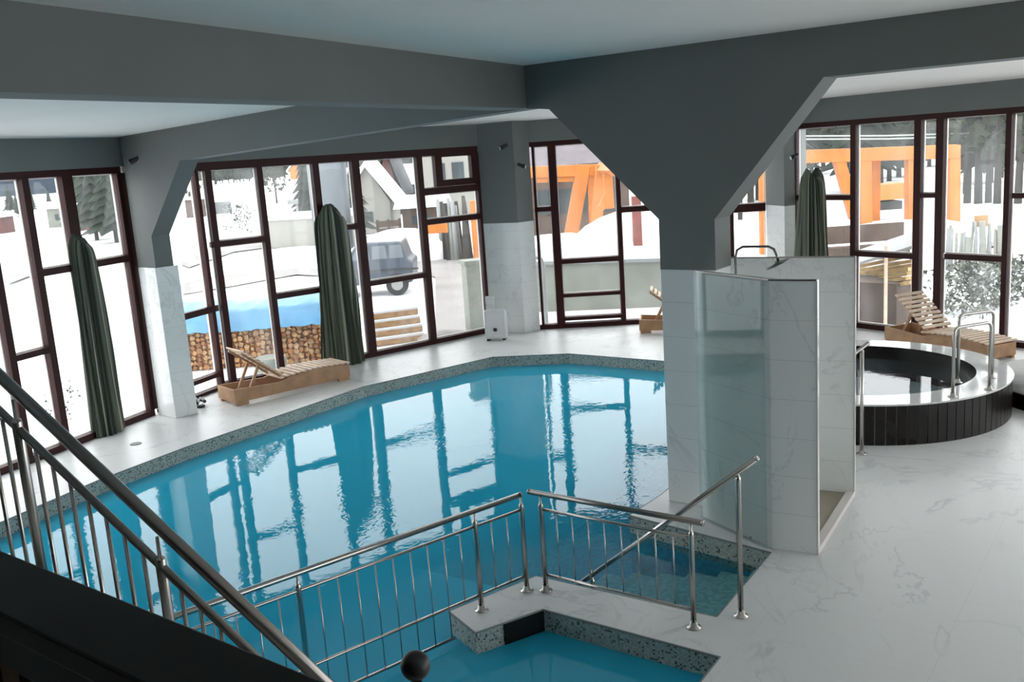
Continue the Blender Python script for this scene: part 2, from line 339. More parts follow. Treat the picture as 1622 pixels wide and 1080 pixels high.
face = [r3(0, 4.7), r3(L3, 4.6), r3(L3, 2.22), r3(L3-.42, 2.22), r3(L3-.42, 2.68), r3(L3-1.30, 3.70), r3(0, 3.93)]
b.prism(face, Vector((-e3.y, e3.x, 0))*-.30 if Vector((-e3.y, e3.x, 0)).dot(N2) < 0 else Vector((-e3.y, e3.x, 0))*.30)
tag(b.build('beam_to_left_column', 'paint'), kind='structure')
# tiled columns
cc = J+D2*sC0
b = MB(); b.prism([cc, J+D2*sC1, J+D2*sC1+N2*TB, cc+N2*TB], (0, 0, 2.325)); tag(b.build('centre_column', 'tile', bevel=.006), kind='structure')
b = MB(); b.prism([Vector((-5.37, 13.85, 0)), Vector((-5.01, 13.55, 0)), Vector((-4.76, 13.78, 0)), Vector((-5.12, 14.1, 0))], (0, 0, 2.23)); tag(b.build('left_column', 'tile', bevel=.006), kind='structure')
c2 = [P2+Vector((0, .02, 0)), Vector((.27, 18.42, 0)), P3, P3+Vector((0, .35, 0)), P2+Vector((0, .35, 0))]
tag(MB().prism(c2, (0, 0, 2.18)).build('rear_column', 'tile', bevel=.006), kind='structure')
tag(MB().prism([top(p, 2.18) for p in c2], (0, 0, 2.5)).build('rear_column_upper', 'paint'), kind='structure')
c3 = [P4, Vector((5.22, 17.72, 0)), P5, P5+Vector((.3, .3, 0)), P4+Vector((.1, .4, 0))]
tag(MB().prism(c3, (0, 0, 2.2)).build('right_column', 'tile', bevel=.006), kind='structure')
tag(MB().prism([top(p, 2.2) for p in c3], (0, 0, 2.5)).build('right_column_upper', 'paint'), kind='structure')
# headers above the windows + solid walls behind the camera
def header(name, A, B, z0=3.68, z1=4.7, th=.25, m='paint'):
    A = Vector(A); B = Vector(B); d = (B-A).normalized(); n = Vector((-d.y, d.x, 0))
    if n.dot(Vector((0, 8, 0))-A) > 0: n = -n
    o = MB().prism([top(A, z0), top(B, z0), top(B, z0)+n*th, top(A, z0)+n*th], (0, 0, z1-z0)).build(name, m); return tag(o, kind='structure')
header('wall_left', P0, P1+Vector((.0, .0, 0))); header('wall_back_left', P1, PC); header('wall_back', PC, P2); header('wall_back_middle', P3, P4); header('wall_back_right', P5, P6); header('wall_right', P6, P7)
header('wall_right_side', P7, P8); header('wall_behind', P8, P9, 0); header('wall_left_side', P9, P10, 0); header('wall_left_near', P10, P0, 0)

# windows -----------------------------------------------------------
NW = 0
def window(A, B, mull, trans, ztop=3.68, zbot=0.0, sill=.09, head=.09, th=.09, frost=()):
    """mull: (px0, px1, y) pixel edges or (s0, s1); trans: (sA, sB, z, h)"""
    global NW; NW += 1
    A = Vector(A); B = Vector(B); d = (B-A).normalized(); L = (B-A).length; n = Vector((-d.y, d.x, 0))
    if n.dot(Vector((0, 8, 0))-A) > 0: n = -n
    r = root('window_%d' % NW, A, kind='structure'); fb = MB(); tb = MB()
    def bar(s0, s1, z0, z1, off=0, dep=th): fb.prism([A+d*s0+n*off+Vector((0, 0, z0)), A+d*s1+n*off+Vector((0, 0, z0)), A+d*s1+n*(off+dep)+Vector((0, 0, z0)), A+d*s0+n*(off+dep)+Vector((0, 0, z0))], (0, 0, z1-z0))
    ms = []
    for q in mull:
        if len(q) == 3:
            s0 = onpl(q[0], q[2], A, d)[0]; s1 = onpl(q[1], q[2], A, d)[0]
        else: s0, s1 = q
        ms.append((min(s0, s1), max(s0, s1)))
    ms.sort()
    bar(0, L, ztop-head, ztop); bar(0, L, zbot, zbot+sill)
    for s0, s1 in ms: bar(s0, s1, zbot+sill, ztop-head, .003)
    ts = []
    for q in trans:                      # (pxa, ya, pxb, yb, thickness) line across, or (s0, s1, z, h)
        if len(q) == 5:
            s0, z0 = onpl(q[0], q[1], A, d); s1, z1 = onpl(q[2], q[3], A, d); z = (z0+z1)/2; h = q[4]
        else: s0, s1, z, h = q
        s0, s1 = min(s0, s1), max(s0, s1); ts.append((s0, s1, z, h)); bar(s0, s1, z-h/2, z+h/2, .006)
    fo = fb.build('window_frame', 'frame', r)
    # pale inner glazing beads round every bay
    cuts = [(0, 0)]+ms+[(L, L)]
    for i in range(len(cuts)-1):
        a, c = cuts[i][1], cuts[i+1][0]
        if c-a < .05: continue
        zs = [zbot+sill]+[x for t in sorted(ts, key=lambda t: t[2]) if t[0] < (a+c)/2 < t[1] for x in (t[2]-t[3]/2, t[2]+t[3]/2)]+[ztop-head]
        for k in range(0, len(zs), 2):
            z0, z1 = zs[k], zs[k+1]
            for (u0, u1, w0, w1) in ((a, a+.016, z0, z1), (c-.016, c, z0, z1), (a, c, z0, z0+.016), (a, c, z1-.016, z1)):
                tb.prism([A+d*u0+n*(th+.001)+Vector((0, 0, w0)), A+d*u1+n*(th+.001)+Vector((0, 0, w0)), A+d*u1+n*(th+.03)+Vector((0, 0, w0)), A+d*u0+n*(th+.03)+Vector((0, 0, w0))], (0, 0, w1-w0))
    tb.build('glazing_bead', 'trimw', r)
    g = MB(); g.add([A+n*.05+Vector((0, 0, zbot)), B+n*.05+Vector((0, 0, zbot)), B+n*.05+Vector((0, 0, ztop)), A+n*.05+Vector((0, 0, ztop))], [[0, 1, 2, 3]])
    g.build('window_glass', 'glass', r)
    return r, A, d, n
window(P1, P0, [(-.10, .05), (32, 43, 270), (96, 113, 268), (184, 192, 268), (44, 55, 731), (3.3, 3.38), (3.95, 4.15), (4.8, 4.88), (5.6, 5.68), (6.4, 6.6)], [(69, 434, 205, 407, .09), (21, 571, 78, 553, .08), (3.3, 4.8, 2.4, .08), (4.8, 7.4, 1.4, .08)])
window(P1+Vector((.05, .12, 0)), PC, [(1.44, 1.52)], [(290, 501, 347, 489, .1), (0, 1.5, .25, .07)], sill=.05)
W2 = window(PC, P2, [(323, 333, 262), (405, 414, 255), (494, 504, 253), (556, 568, 246), (659, 668, 242), (757.6, 767, 297)],
       [(335, 389, 424, 377, .09), (432, 471, 521, 457, .09), (506, 365, 570, 358, .09), (588, 448, 680, 436, .09), (672, 304, 763, 296, .12), (674, 352, 766, 342, .1)], head=.13)
window(P3, P4, [(841, 845, 229), (867, 879, 228), (975, 982, 281), (1157, 1163, 380)], [(847, 332, 873, 331, .09), (885, 415, 985, 409, .09), (888, 469, 988, 463, .07), (890, 506, 990, 500, .07), (980, 326, 1157, 328, .1), (1163, 330, 1213, 328, .15)])
window(P5, P6, [(1256, 1260, 215), (1346.7, 1355, 192), (1448, 1459, 188), (1483, 1495, 185), (1594, 1603, 174), (5.15, 5.25), (5.8, 5.97)],
       [(1262, 314, 1347, 312, .08), (1354, 404, 1449, 404, .09), (1458, 310, 1483, 309, .07), (1495, 405, 1592, 412, .09), (1602, 311, 1650, 309, .08), (4.85, 6.0, 1.4, .08)])
for a_, c_, zb in ((P7, P8, 0),):
    Lw = (c_-a_).length; k = int(Lw/1.4); window(a_, c_, [(Lw*i/k-.04, Lw*i/k+.04) for i in range(1, k)], [(0, Lw, 2.4, .08)], zbot=zb)  # unseen right side windows, added to brighten the near interior
window(P6, P7, [(0, .1), (1.2, 1.3), (2.4, 2.55), (3.7, 3.8), (5.15, 5.26)], [(0, 1.2, 2.4, .08), (1.3, 3.7, 1.4, .08), (3.8, 5.2, 2.4, .08)])
# awning vent in the top right of the tall back window
r, A, d, n = W2
s0, _ = onpl(690, 285, A, d); s1, _ = onpl(757, 285, A, d); z0 = onpl(724, 293, A, d)[1]; z1 = 3.55
q0, zq1 = onpl(698, 249, A, d); q1, zq0 = onpl(747, 281, A, d)
vb = MB()
def vbar(a, c, e, f): vb.prism([A+d*a-n*.03+Vector((0, 0, e)), A+d*c-n*.03+Vector((0, 0, e)), A+d*c+n*.08+Vector((0, 0, e)), A+d*a+n*.08+Vector((0, 0, e))], (0, 0, f-e))
vbar(s0, q0, z0, z1); vbar(q1, s1, z0, z1); vbar(q0, q1, z0, zq0); vbar(q0, q1, zq1, z1)
vb.build('vent_sash', 'frame', r)

# ================================================================== SHOWER
sh0 = Vector((1.70, 8.50, 0)); sh1 = Vector((2.13, 7.68, 0)); sh2 = Vector((2.46, 7.50, 0)); sh3 = Vector((3.24, 8.78, 0)); sh4 = Vector((2.21, 9.32, 0)); ST = 2.34
sr_ = root('shower_cubicle', (2.4, 8.3, 0), 'open-topped shower cubicle of white marble-look tiles beside the centre column', 'shower')
dA = (sh1-sh0).normalized(); nA = Vector((-dA.y, dA.x, 0)); dB = (sh2-sh1).normalized(); nB = Vector((-dB.y, dB.x, 0))
MB().prism([sh0, sh1, sh2, sh2+nB*.1, sh1+nB*.1+nA*.04, sh0+nA*.1], (0, 0, ST)).build('front_wall', 'tile', sr_)
dK = (sh4-sh3).normalized(); nK = Vector((dK.y, -dK.x, 0))
MB().prism([sh3, sh4, sh4+nK*.1, sh3+nK*.1], (0, 0, ST)).build('back_wall', 'tile', sr_)
gs = sh0-nA*.05+dA*.02; ge = sh1-nA*.05-dA*.01
MB().add([gs, ge, top(ge, ST), top(gs, ST)], [[0, 1, 2, 3]]).build('glass_panel', 'sglass', sr_)
tr = MB()
for a, c in ((sh0, sh1), (sh1, sh2), (sh3, sh4)): tr.beam(a+Vector((0, 0, ST+.006)), c+Vector((0, 0, ST+.006)), .02, .012)
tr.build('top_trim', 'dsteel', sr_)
for p in (sh2, sh3): MB().box((p.x, p.y, ST/2), (.014, .014, ST), math.radians(59)).build('corner_profile', 'trimw', sr_)
dC = (sh3-sh2).normalized(); nC = Vector((-dC.y, dC.x, 0))
MB().prism([sh2+nC*.05, sh3+nC*.05, sh3+nC*.05+dK*.9, sh2+nC*.62+dC*.12], (0, 0, .02)).build('shower_tray', 'beige', sr_)
MB().beam(sh2+Vector((0, 0, .02))+nC*.03, sh3+Vector((0, 0, .02))+nC*.03, .08, .05).build('door_track', 'trimw', sr_, bevel=.004)
MB().prism([sh2+dC*.10+nC*.02, sh2+dC*.135+nC*.02, sh2+dC*.135+nC*.05, sh2+dC*.10+nC*.05], (0, 0, ST-.05)).build('door_profile', 'chrome', sr_)
# rain shower
p = [Vector((2.15, 8.88, .9)), Vector((2.15, 8.88, 2.40)), Vector((2.165, 8.872, 2.47)), Vector((2.21, 8.85, 2.50)), Vector((2.42, 8.735, 2.50)), Vector((2.465, 8.71, 2.475)), Vector((2.485, 8.70, 2.42)), Vector((2.50, 8.69, 2.36))]
rs = root('rain_shower', (2.15, 8.88, .9), 'dark chrome rain shower with curved arm above the tiled cubicle', 'shower head')
MB().tube(p, .012, 10).build('shower_pipe', 'chrome', rs)
hd = MB(); hd.lathe((0, 0, 0), [(.02, .035), (.03, .02), (.12, .006), (.122, -.004), (.0, -.006)], 28)
R = Matrix.Rotation(math.radians(-24), 4, Vector((.3, 1, 0)).normalized())
hd.v = [R @ v+Vector((2.50, 8.69, 2.34)) for v in hd.v]; hd.build('shower_rose', 'chrome', rs)
MB().tube([Vector((2.15, 8.88, 1.1)), Vector((2.20, 8.89, 1.1))], .03, 12).build('mixer_valve', 'chrome', rs)

# ================================================================== RAILINGS
def flange(p, parent): MB().lathe((p[0], p[1], p[2]), [(.055, 0), (.055, .008), (.03, .014), (.024, .045)], 20).build('post_flange', 'steel', parent)
def post(p, h, parent, r=.021, base=0.0, fl_=True):
    o = MB().lathe((p.x, p.y, base), [(r, 0), (r, h-.03), (r*.92, h-.012), (.012, h), (.009, h+.005), (.008, h+.075)], 16).build('post', 'steel', parent)
    if fl_: flange((p.x, p.y, base), o)
    return o
def cap(pt, d, r, parent): MB().tube([pt-d*.012, pt, pt+d*.004], [r*1.08, r*1.08, r*.8], 16).build('end_cap', 'steel', parent)
# long railing along the shallow pool
dR = Vector((-.785, -.62, 0)).normalized(); R1 = Vector((-.015, 7.20, 0))
rr = root('pool_railing', R1, 'long stainless steel railing between the big pool and the small foreground pool', 'railing')
h_ = MB().tube([R1-dR*.0+Vector((0, 0, .825)), R1+dR*5.0+Vector((0, 0, .825))], .022, 16).build('handrail', 'steel', rr); cap(R1-dR*.0+Vector((0, 0, .825)), -dR, .022, h_)
MB().tube([R1+Vector((0, 0, .70)), R1+dR*5.0+Vector((0, 0, .70))], .012, 12).build('top_bar', 'steel', rr)
MB().tube([R1+Vector((0, 0, .13)), R1+dR*5.0+Vector((0, 0, .13))], .012, 12).build('bottom_bar', 'steel', rr)
MB().tube([R1+dR*.74+Vector((0, 0, -.13)), R1+dR*5.0+Vector((0, 0, -.13))], .012, 12).build('low_bar', 'steel', rr)
posts = [0, .465, 1.96, 3.45, 4.9]
for s in posts:
    if s < .7: post(R1+dR*s, .75, rr)
    else: post(R1+dR*s, 1.05, rr, base=-.30, fl_=False)
for a, c in zip(posts, posts[1:]):
    k = max(2, round((c-a)/.149)-1) if c-a > .6 else 2
    for i in range(1, k+1):
        s = a+(c-a)*i/(k+1); p = R1+dR*s
        MB().tube([p+Vector((0, 0, .13 if s < .74 else -.13)), p+Vector((0, 0, .70))], .005, 8).build('baluster', 'steel', rr)
# short railing by the steps
dS = Vector((.81, -.586, 0)); R2 = Vector((.14, 7.18, 0)); L2 = 1.30
rr = root('step_railing', R2, 'short stainless steel railing with eight balusters beside the pool entry steps', 'railing')
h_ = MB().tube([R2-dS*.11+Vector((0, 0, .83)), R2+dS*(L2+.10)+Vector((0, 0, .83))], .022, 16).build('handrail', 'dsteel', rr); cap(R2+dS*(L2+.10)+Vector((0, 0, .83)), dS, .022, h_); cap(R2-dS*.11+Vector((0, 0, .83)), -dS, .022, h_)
for z, nme in ((.70, 'top_bar'), (.14, 'bottom_bar')): MB().tube([R2+Vector((0, 0, z)), R2+dS*L2+Vector((0, 0, z))], .012, 12).build(nme, 'steel', rr)
for s in (0, L2): post(R2+dS*s, .75, rr)
for i in range(1, 9):
    p = R2+dS*(L2*i/9); MB().tube([p+Vector((0, 0, .14)), p+Vector((0, 0, .70))], .005, 8).build('baluster', 'steel', rr)
# single handrail dropping into the water
p3 = Vector((1.57, 6.54, 0)); rr = root('step_handrail', p3, 'single sloping stainless steel handrail running down into the pool entry steps', 'handrail')
a = Vector((1.69, 6.45, 1.26)); c = Vector((.40, 7.385, -.08))
h_ = MB().tube([a, c], .021, 16).build('handrail', 'steel', rr); cap(a, (a-c).normalized(), .021, h_)
post(p3, 1.10, rr); post(Vector((.53, 7.29, 0)), .62, rr, base=-.60, fl_=False)
# staircase railing in the foreground
A = Vector((-2.13, 3.80, 2.79)); B = Vector((-.89, 3.15, 1.82)); ds = B-A
A = A-ds*.25; B = B+ds*.35; ds = B-A
rr = root('staircase_railing', A, 'steeply sloping stainless steel staircase railing in the left foreground', 'railing')
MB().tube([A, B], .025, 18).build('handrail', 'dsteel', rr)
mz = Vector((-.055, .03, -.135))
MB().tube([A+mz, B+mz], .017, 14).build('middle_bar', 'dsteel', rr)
def onrail(px, py):                       # parameter along the rail of a pixel, on its vertical plane
    u = Vector((ds.x, ds.y)).normalized(); s, z = onpl(px, py, (A.x+mz.x, A.y+mz.y), u); return s/Vector((ds.x, ds.y)).length
def stair_pt(t): return A+ds*t+mz
for px, py in ((24, 655), (253, 880)):
    t = onrail(px, py); p = stair_pt(t)
    MB().lathe((p.x, p.y, p.z-1.3), [(.021, 0), (.021, 1.325), (.018, 1.335), (.008, 1.34), (.007, 1.42)], 16).build('post', 'steel', rr)
t0 = onrail(24, 655); t1 = onrail(253, 880)
st = (t1-t0)/8
for i in range(-4, 16):
    if i in (0, 8): continue
    p = stair_pt(t0+st*i)
    if t0+st*i > 1: break
    MB().tube([p, p-Vector((0, 0, 1.2))], .0085, 10).build('baluster', 'steel', rr)
# concrete flight that carries it, and the dark balustrade in front
fl_r = root('stair_flight', (A.x, A.y, 0), kind='structure'); b = MB(); hz = Vector((ds.x, ds.y, 0)); n_ = Vector((-hz.y, hz.x, 0)).normalized()
if n_.y > 0: n_ = -n_
for i in range(9):
    a0 = A+hz*(i/9); a1 = A+hz*((i+1)/9); zt = A.z+ds.z*((i+.5)/9)-1.32
    b.prism([Vector((a0.x, a0.y, zt-.3)), Vector((a1.x, a1.y, zt-.3)), Vector((a1.x, a1.y, zt-.3))+n_*1.0, Vector((a0.x, a0.y, zt-.3))+n_*1.0], (0, 0, .3))
b.build('stair_treads', 'conc', fl_r)
zL = 2.70; a = fl(0, 870, zL); c = fl(520, 1080, zL); dl = (c-a).normalized(); a = a-dl*.9; c = c+dl*.35; nl = Vector((dl.y, -dl.x, 0))
if nl.y > 0: nl = -nl
br = root('landing_balustrade', a, 'black lacquered wooden balustrade in the bottom left corner, closest to the viewer', 'balustrade')
MB().prism([a, a+nl*.16, a+nl*.16-Vector((0, 0, .05)), a+nl*.02-Vector((0, 0, .07)), a-Vector((0, 0, .05))], c-a).build('top_rail', 'blackwood', br, bevel=.006)
a2 = a+nl*.03-Vector((0, 0, .055)); MB().prism([a2, a2+nl*.10, a2+nl*.10-Vector((0, 0, .10)), a2-Vector((0, 0, .10))], c-a).build('lower_moulding', 'blackwood', br, bevel=.004)
a2 = a+nl*.03-Vector((0, 0, .155)); MB().prism([a2, a2+nl*.03, a2+nl*.03-Vector((0, 0, .62)), a2-Vector((0, 0, .62))], c-a).build('infill_panel', 'blackwood', br)
a3 = a+nl*.03-Vector((0, 0, .155))
for i in range(14):
    p = a3+(c-a)*((i+.5)/14)+nl*.06; MB().beam(p, p-Vector((0, 0, .62)), .035, .035).build('baluster', 'brown', br)
bp = at(658, 1054, 1.8); r = .031
b = root('ball_finial', bp-Vector((0, 0, .5)), 'small matte black ball finial at the bottom centre, in front of the small pool', 'finial')
MB().lathe(bp, [(r*math.sin(t), -r*math.cos(t)) for t in [math.pi*k/14 for k in range(1, 14)]], 28).build('ball', 'blackball', b)
MB().lathe(bp-Vector((0, 0, .5)), [(.011, 0), (.011, .47)], 14).build('stem', 'blackball', b)

# ================================================================== HOT TUB
tc = Vector((4.46, 11.93, 0)); RO, RI, TH = 1.77, 1.37, .48
t = root('hot_tub', tc, 'round raised hot tub clad in black vertical tiles with a pale rim', 'hot tub')
N = 96
b = MB()
for i in range(N):
    a0, a1 = 2*math.pi*(i+.045)/N, 2*math.pi*(i+.955)/N
    P = lambda r, a, z: tc+Vector((r*math.cos(a), r*math.sin(a), z))
    b.add([P(RO, a0, 0), P(RO, a1, 0), P(RO, a1, TH-.02), P(RO, a0, TH-.02), P(RO-.02, a0, 0), P(RO-.02, a1, 0), P(RO-.02, a1, TH-.02), P(RO-.02, a0, TH-.02)],
          [[0, 1, 2, 3], [0, 4, 5, 1], [1, 5, 6, 2], [2, 6, 7, 3], [3, 7, 4, 0]])
b.build('tile_cladding', 'black', t)
def cyl(r, z0, z1, n=96, flip=False):
    b = MB(); vs = [tc+Vector((r*math.cos(2*math.pi*k/n), r*math.sin(2*math.pi*k/n), z)) for z in (z0, z1) for k in range(n)]
    return b.add(vs, [[k, (k+1) % n, n+(k+1) % n, n+k] for k in range(n)], True)
cyl(RO-.012, 0, TH-.02).build('grout_shell', 'grey', t, recalc=False)
cyl(RI, -.3, TH).build('inner_wall', 'black', t, recalc=False)
b = MB(); n = 96
vs = [tc+Vector((r*math.cos(2*math.pi*k/n), r*math.sin(2*math.pi*k/n), z)) for r, z in ((RO+.01, TH-.02), (RO+.01, TH), (RI, TH)) for k in range(n)]
b.add(vs, [[j*n+k, j*n+(k+1) % n, (j+1)*n+(k+1) % n, (j+1)*n+k] for j in range(2) for k in range(n)]); b.build('rim', 'rim', t)
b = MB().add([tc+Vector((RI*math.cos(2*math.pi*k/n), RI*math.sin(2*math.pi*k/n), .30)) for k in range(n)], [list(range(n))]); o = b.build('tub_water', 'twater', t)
b = MB().add([tc+Vector((RI*math.cos(2*math.pi*k/n), RI*math.sin(2*math.pi*k/n), .02)) for k in range(n)], [list(range(n))]); b.build('tub_floor', 'white', t)
b = MB()
q = Vector((7.45, 11.55, 0)); b.lathe(q, [(1.32, 0), (1.32, .2)], 64, smooth=False)
o = b.build('round_plinth', 'black'); tag(o, 'low round black-tiled plinth at the right edge beyond the hot tub', 'plinth')
tag(MB().lathe(q+Vector((0, 0, .2)), [(1.33, 0), (1.33, .02)], 64).build('plinth_top', 'floor', None), None); bpy.data.objects['plinth_top'].parent = o
for k in (0, 1):
    L = fl(1509, 628, TH) if k == 0 else fl(1517, 606, TH); Rr = fl(1567, 617, TH) if k == 0 else fl(1571, 598, TH)
    ztop = 1.27 if k == 0 else 1.30; rr = .07; dd = (Rr-L).normalized(); pts = [L]
    for i in range(7):
        an = math.pi/2*i/6; pts.append(L+dd*(rr-rr*math.cos(an))+Vector((0, 0, ztop-TH-rr+rr*math.sin(an))))
    for i in range(7):
        an = math.pi/2*(1-i/6); pts.append(Rr-dd*(rr-rr*math.cos(an))+Vector((0, 0, ztop-TH-rr+rr*math.sin(an))))
    pts.append(Rr)
    h = root('grab_rail', L, ('nearer' if k == 0 else 'farther')+' of the two U-shaped steel grab rails standing on the hot tub rim', 'grab rail')
    MB().tube(pts, .019, 14).build('rail', 'steel', h)
    for p in (L, Rr): flange(p, h)
p = Vector((3.76, 9.97, 0)); h = root('tub_handrail', p, 'slim steel post with sloping handrail between the shower and the hot tub', 'handrail')
o = MB().tube([p, p+Vector((0, 0, 1.17))], .02, 14).build('post', 'steel', h); flange(p, o)
MB().tube([p+Vector((.08, .03, 1.24)), p+Vector((-.45, -.1, .92)), p+Vector((-.75, -.16, .74))], .021, 14).build('handrail', 'steel', h)

# ================================================================== LOUNGERS
def lounger(L=2.05, Wd=.58, hgt=.30, back=38):
    r = root('sun_lounger', (0, 0, 0))
    b = MB()                                                # box base: x along the length (0 = head end)
    for y in (0, Wd-.03): b.prism([Vector((0, y, .05)), Vector((L, y, .05)), Vector((L, y, hgt-.05)), Vector((L*.93, y, hgt-.03)), Vector((L*.72, y, hgt+.0)), Vector((L*.5, y, hgt-.03)), Vector((L*.38, y, hgt-.08)), Vector((0, y, hgt-.04))], (0, .03, 0))
    for x in (0, L-.03): b.prism([Vector((x, .03, .05)), Vector((x, Wd-.03, .05)), Vector((x, Wd-.03, hgt-.05)), Vector((x, .03, hgt-.05))], (.03, 0, 0))
    b.build('base_box', 'wood', r)
    for x in (.02, L-.22):
        for y in (.0, Wd-.06): MB().box((x+.1, y+.03, .03), (.2, .055, .06)).build('foot', 'wood', r)
    b = MB(); k = 13
    for i in range(k):
        x = L*.40+(L*.59)*i/(k-1); z = hgt-.02+.035*math.sin((x/L-.38)/.62*math.pi)
        b.box((x, Wd/2, z), (.055, Wd+.03, .022))
    b.build('seat_slats', 'woodl', r)
    bk = root('backrest', (L*.40, 0, hgt-.02)); bk.parent = r
    an = math.radians(back); e = Vector((-math.cos(an), 0, math.sin(an))); nn = Vector((math.sin(an), 0, math.cos(an)))
    b = MB(); org = Vector((L*.40, 0, hgt-.02)); LB = .78
    for y in (.07, Wd-.10): b.prism([org+Vector((0, y, 0)), org+Vector((0, y, 0))+e*LB, org+Vector((0, y, 0))+e*LB+nn*.035, org+Vector((0, y, 0))+nn*.035], (0, .03, 0))
    b.build('back_frame', 'wood', bk)
    b = MB()
    for i in range(9):
        c = org+e*(.05+LB*.93*i/8)+nn*.045; b.prism([c+Vector((0, 0, 0))-e*.027, c+e*.027, c+e*.027+nn*.02, c-e*.027+nn*.02], (0, Wd, 0))
    b.build('back_slats', 'woodl', bk)
    for y in (.10, Wd-.13):
        MB().beam(org+Vector((0, y, 0))+e*.42, Vector((L*.40-.55, y, .12)), .03, .04).build('strut', 'wood', bk)
    return r
lg = lounger()
def put(o, p, q): o.location = p; o.rotation_euler = (0, 0, math.atan2(q.y-p.y, q.x-p.x))
# head corner (near side), foot corner
put(lg, fl(374, 644), fl(553, 601)); tag(lg, 'wooden slatted sun lounger by the left windows, full length in view beside the green curtain', 'sun lounger', 'wooden sun loungers')
l2 = copy_tree(lg); put(l2, fl(1013, 528), fl(1013, 528)+Vector((1.8, -.35, 0))); tag(l2, 'wooden sun lounger half hidden behind the centre column', 'sun lounger', 'wooden sun loungers')
l3 = copy_tree(lg); put(l3, fl(1401, 541), fl(1577, 578)); tag(l3, 'wooden sun lounger with raised slatted back behind the hot tub', 'sun lounger', 'wooden sun loungers')

# ================================================================== CURTAINS
def curtain(px, py, h, rt, rm, rb, label, name='gathered_curtain', lobes=2, lean=0, wall=38):
    base = fl(px, py); cw, sw = math.cos(math.radians(wall)), math.sin(math.radians(wall)); rnd = random.Random(px); K = 22; nseg = K*6; ZR = 26
    r = root(name, base, label, 'curtain', 'gathered striped curtains'); b = MB()
    ph = [rnd.uniform(0, 6.28) for _ in range(4)]; vs = []
    for j in range(ZR+1):
        t = j/ZR
        R_ = lerp(rb, rm, min(1, t/.45)) if t < .45 else lerp(rm, rt, (t-.45)/.55)
        for k in range(nseg):
            a = 2*math.pi*k/nseg
            pl = .16*math.sin(K*a+ph[0]+1.1*math.sin(t*2.3+2*a))+.09*math.sin(7*a+ph[1]+3*t)+.08*math.sin(3*a+ph[2]+t*5)
            rr_ = R_*(1+pl)
            z = t*h
            if t > .9:
                dome = math.sqrt(max(0, 1-((t-.9)/.1)**2)); rr_ *= .62+.38*dome; z -= .09*math.cos(lobes*a+1)*((t-.9)/.1)
            ux, uy = rr_*math.cos(a)*1.12+lean*t, rr_*math.sin(a)*.58; vs.append(base+Vector((ux*cw-uy*sw, ux*sw+uy*cw, z)))
    fs = []; mi = []
    for j in range(ZR):
        for k in range(nseg): fs.append([j*nseg+k, j*nseg+(k+1) % nseg, (j+1)*nseg+(k+1) % nseg, (j+1)*nseg+k])
    b.add(vs, fs, True); b.f.append([ZR*nseg+k for k in range(nseg)]); b.sm.append(False); b.mi.append(0)
    stripe = [rnd.choice((0, 0, 1, 1, 2)) for _ in range(nseg//3+1)]
    b.mi = [stripe[(i % nseg)//3] for i in range(len(fs))]+[0]
    b.build('cloth', ['c1', 'c2', 'c3'], r)
    return r
curtain(174, 686, 2.76, .145, .185, .205, 'gathered grey-green striped curtain at the far left windows', lobes=1, wall=68)
curtain(546, 577, 2.76, .21, .27, .31, 'gathered green striped curtain beside the foot of the left sun lounger')
c3p = fl(1290, 505); curtain(1287, 518, 2.80, .19, .26, .29, 'gathered green striped curtain by the right window behind the shower', wall=-55)

# ================================================================== SMALL THINGS
p = fl(787, 538); r = root('dehumidifier', p, 'small white boxy heater unit on the floor against the tiled rear column', 'heater'); an = math.radians(-10)
b = MB().box((p.x, p.y, .31), (.42, .2, .56), an); b.build('casing', 'white', r, bevel=.04)
q = p+Vector((-.02, -.115, .22)); MB().tube([q, q+Vector((.0, -.02, 0))], .035, 18).build('knob', 'dark', r)
for dx in (-.15, .15): MB().box((p.x+dx, p.y, .015), (.05, .18, .03), an).build('foot', 'dark', r)
q = at(776, 478, 18.1); tag(MB().box((q.x, q.y, q.z-.02), (.16, .08, .26), an).box((q.x, q.y-.05, q.z), (.10, .03, .1)).build('wall_socket_box', 'white', bevel=.01), 'small pale control box fixed just above the white heater', 'control box')
def spot(px, py, d, label, fx=1):
    p = at(px, py, d); r = root('wall_spotlight', p, label, 'spotlight', 'small wall spotlights')
    MB().tube([p+Vector((0, .10, 0)), p], .018, 10).build('bracket', 'dark', r)
    MB().tube([p+Vector((.07*fx, -.02, .03)), p, p+Vector((-.07*fx, -.03, -.03))], [.028, .035, .045], 14).build('lamp_head', 'dark', r)
    MB().tube([p+Vector((-.072*fx, -.03, -.031)), p+Vector((-.078*fx, -.031, -.033))], [.038, .036], 14).build('lens', 'white', r)
spot(214, 253, 13.66, 'small dark spotlight high on the left column'); spot(798, 232, 18.4, 'small dark spotlight above the white heater on the rear column'); spot(826, 262, 18.25, 'small spotlight on the rear column next to the middle window', -1); spot(1258, 247, 17.65, 'small spotlight on the right column beside the window', 1)
p = fl(215, 703); tag(MB().lathe(p, [(.075, 0), (.075, .006), (.06, .008), (.05, .004)], 24).build('floor_drain', 'grey'), 'small round floor drain cover on the deck near the left column', 'floor drain')
p = fl(318, 645); b = MB(); rn = random.Random(3)
for i in range(12): q = p+Vector((rn.uniform(-.09, .09), rn.uniform(-.12, .12), rn.uniform(.02, .14))); b.lathe(q, [(.005, -.03), (.03, 0), (.005, .03)], 6, mi=i % 2)
b.lathe(p, [(.06, 0), (.07, .03)], 12, mi=0)
tag(b.build('potted_flower', ['dark', 'white']), 'tiny black and white potted plant on the floor beside the left column', 'plant')
sk = MB(); s_ = [kC, kD]; dk = (kD-kC).normalized(); nk = Vector((dk.y, -dk.x, 0))
if nk.y > 0: nk = -nk
a = kC+nk*.004; c = kC+dk*.36+nk*.004
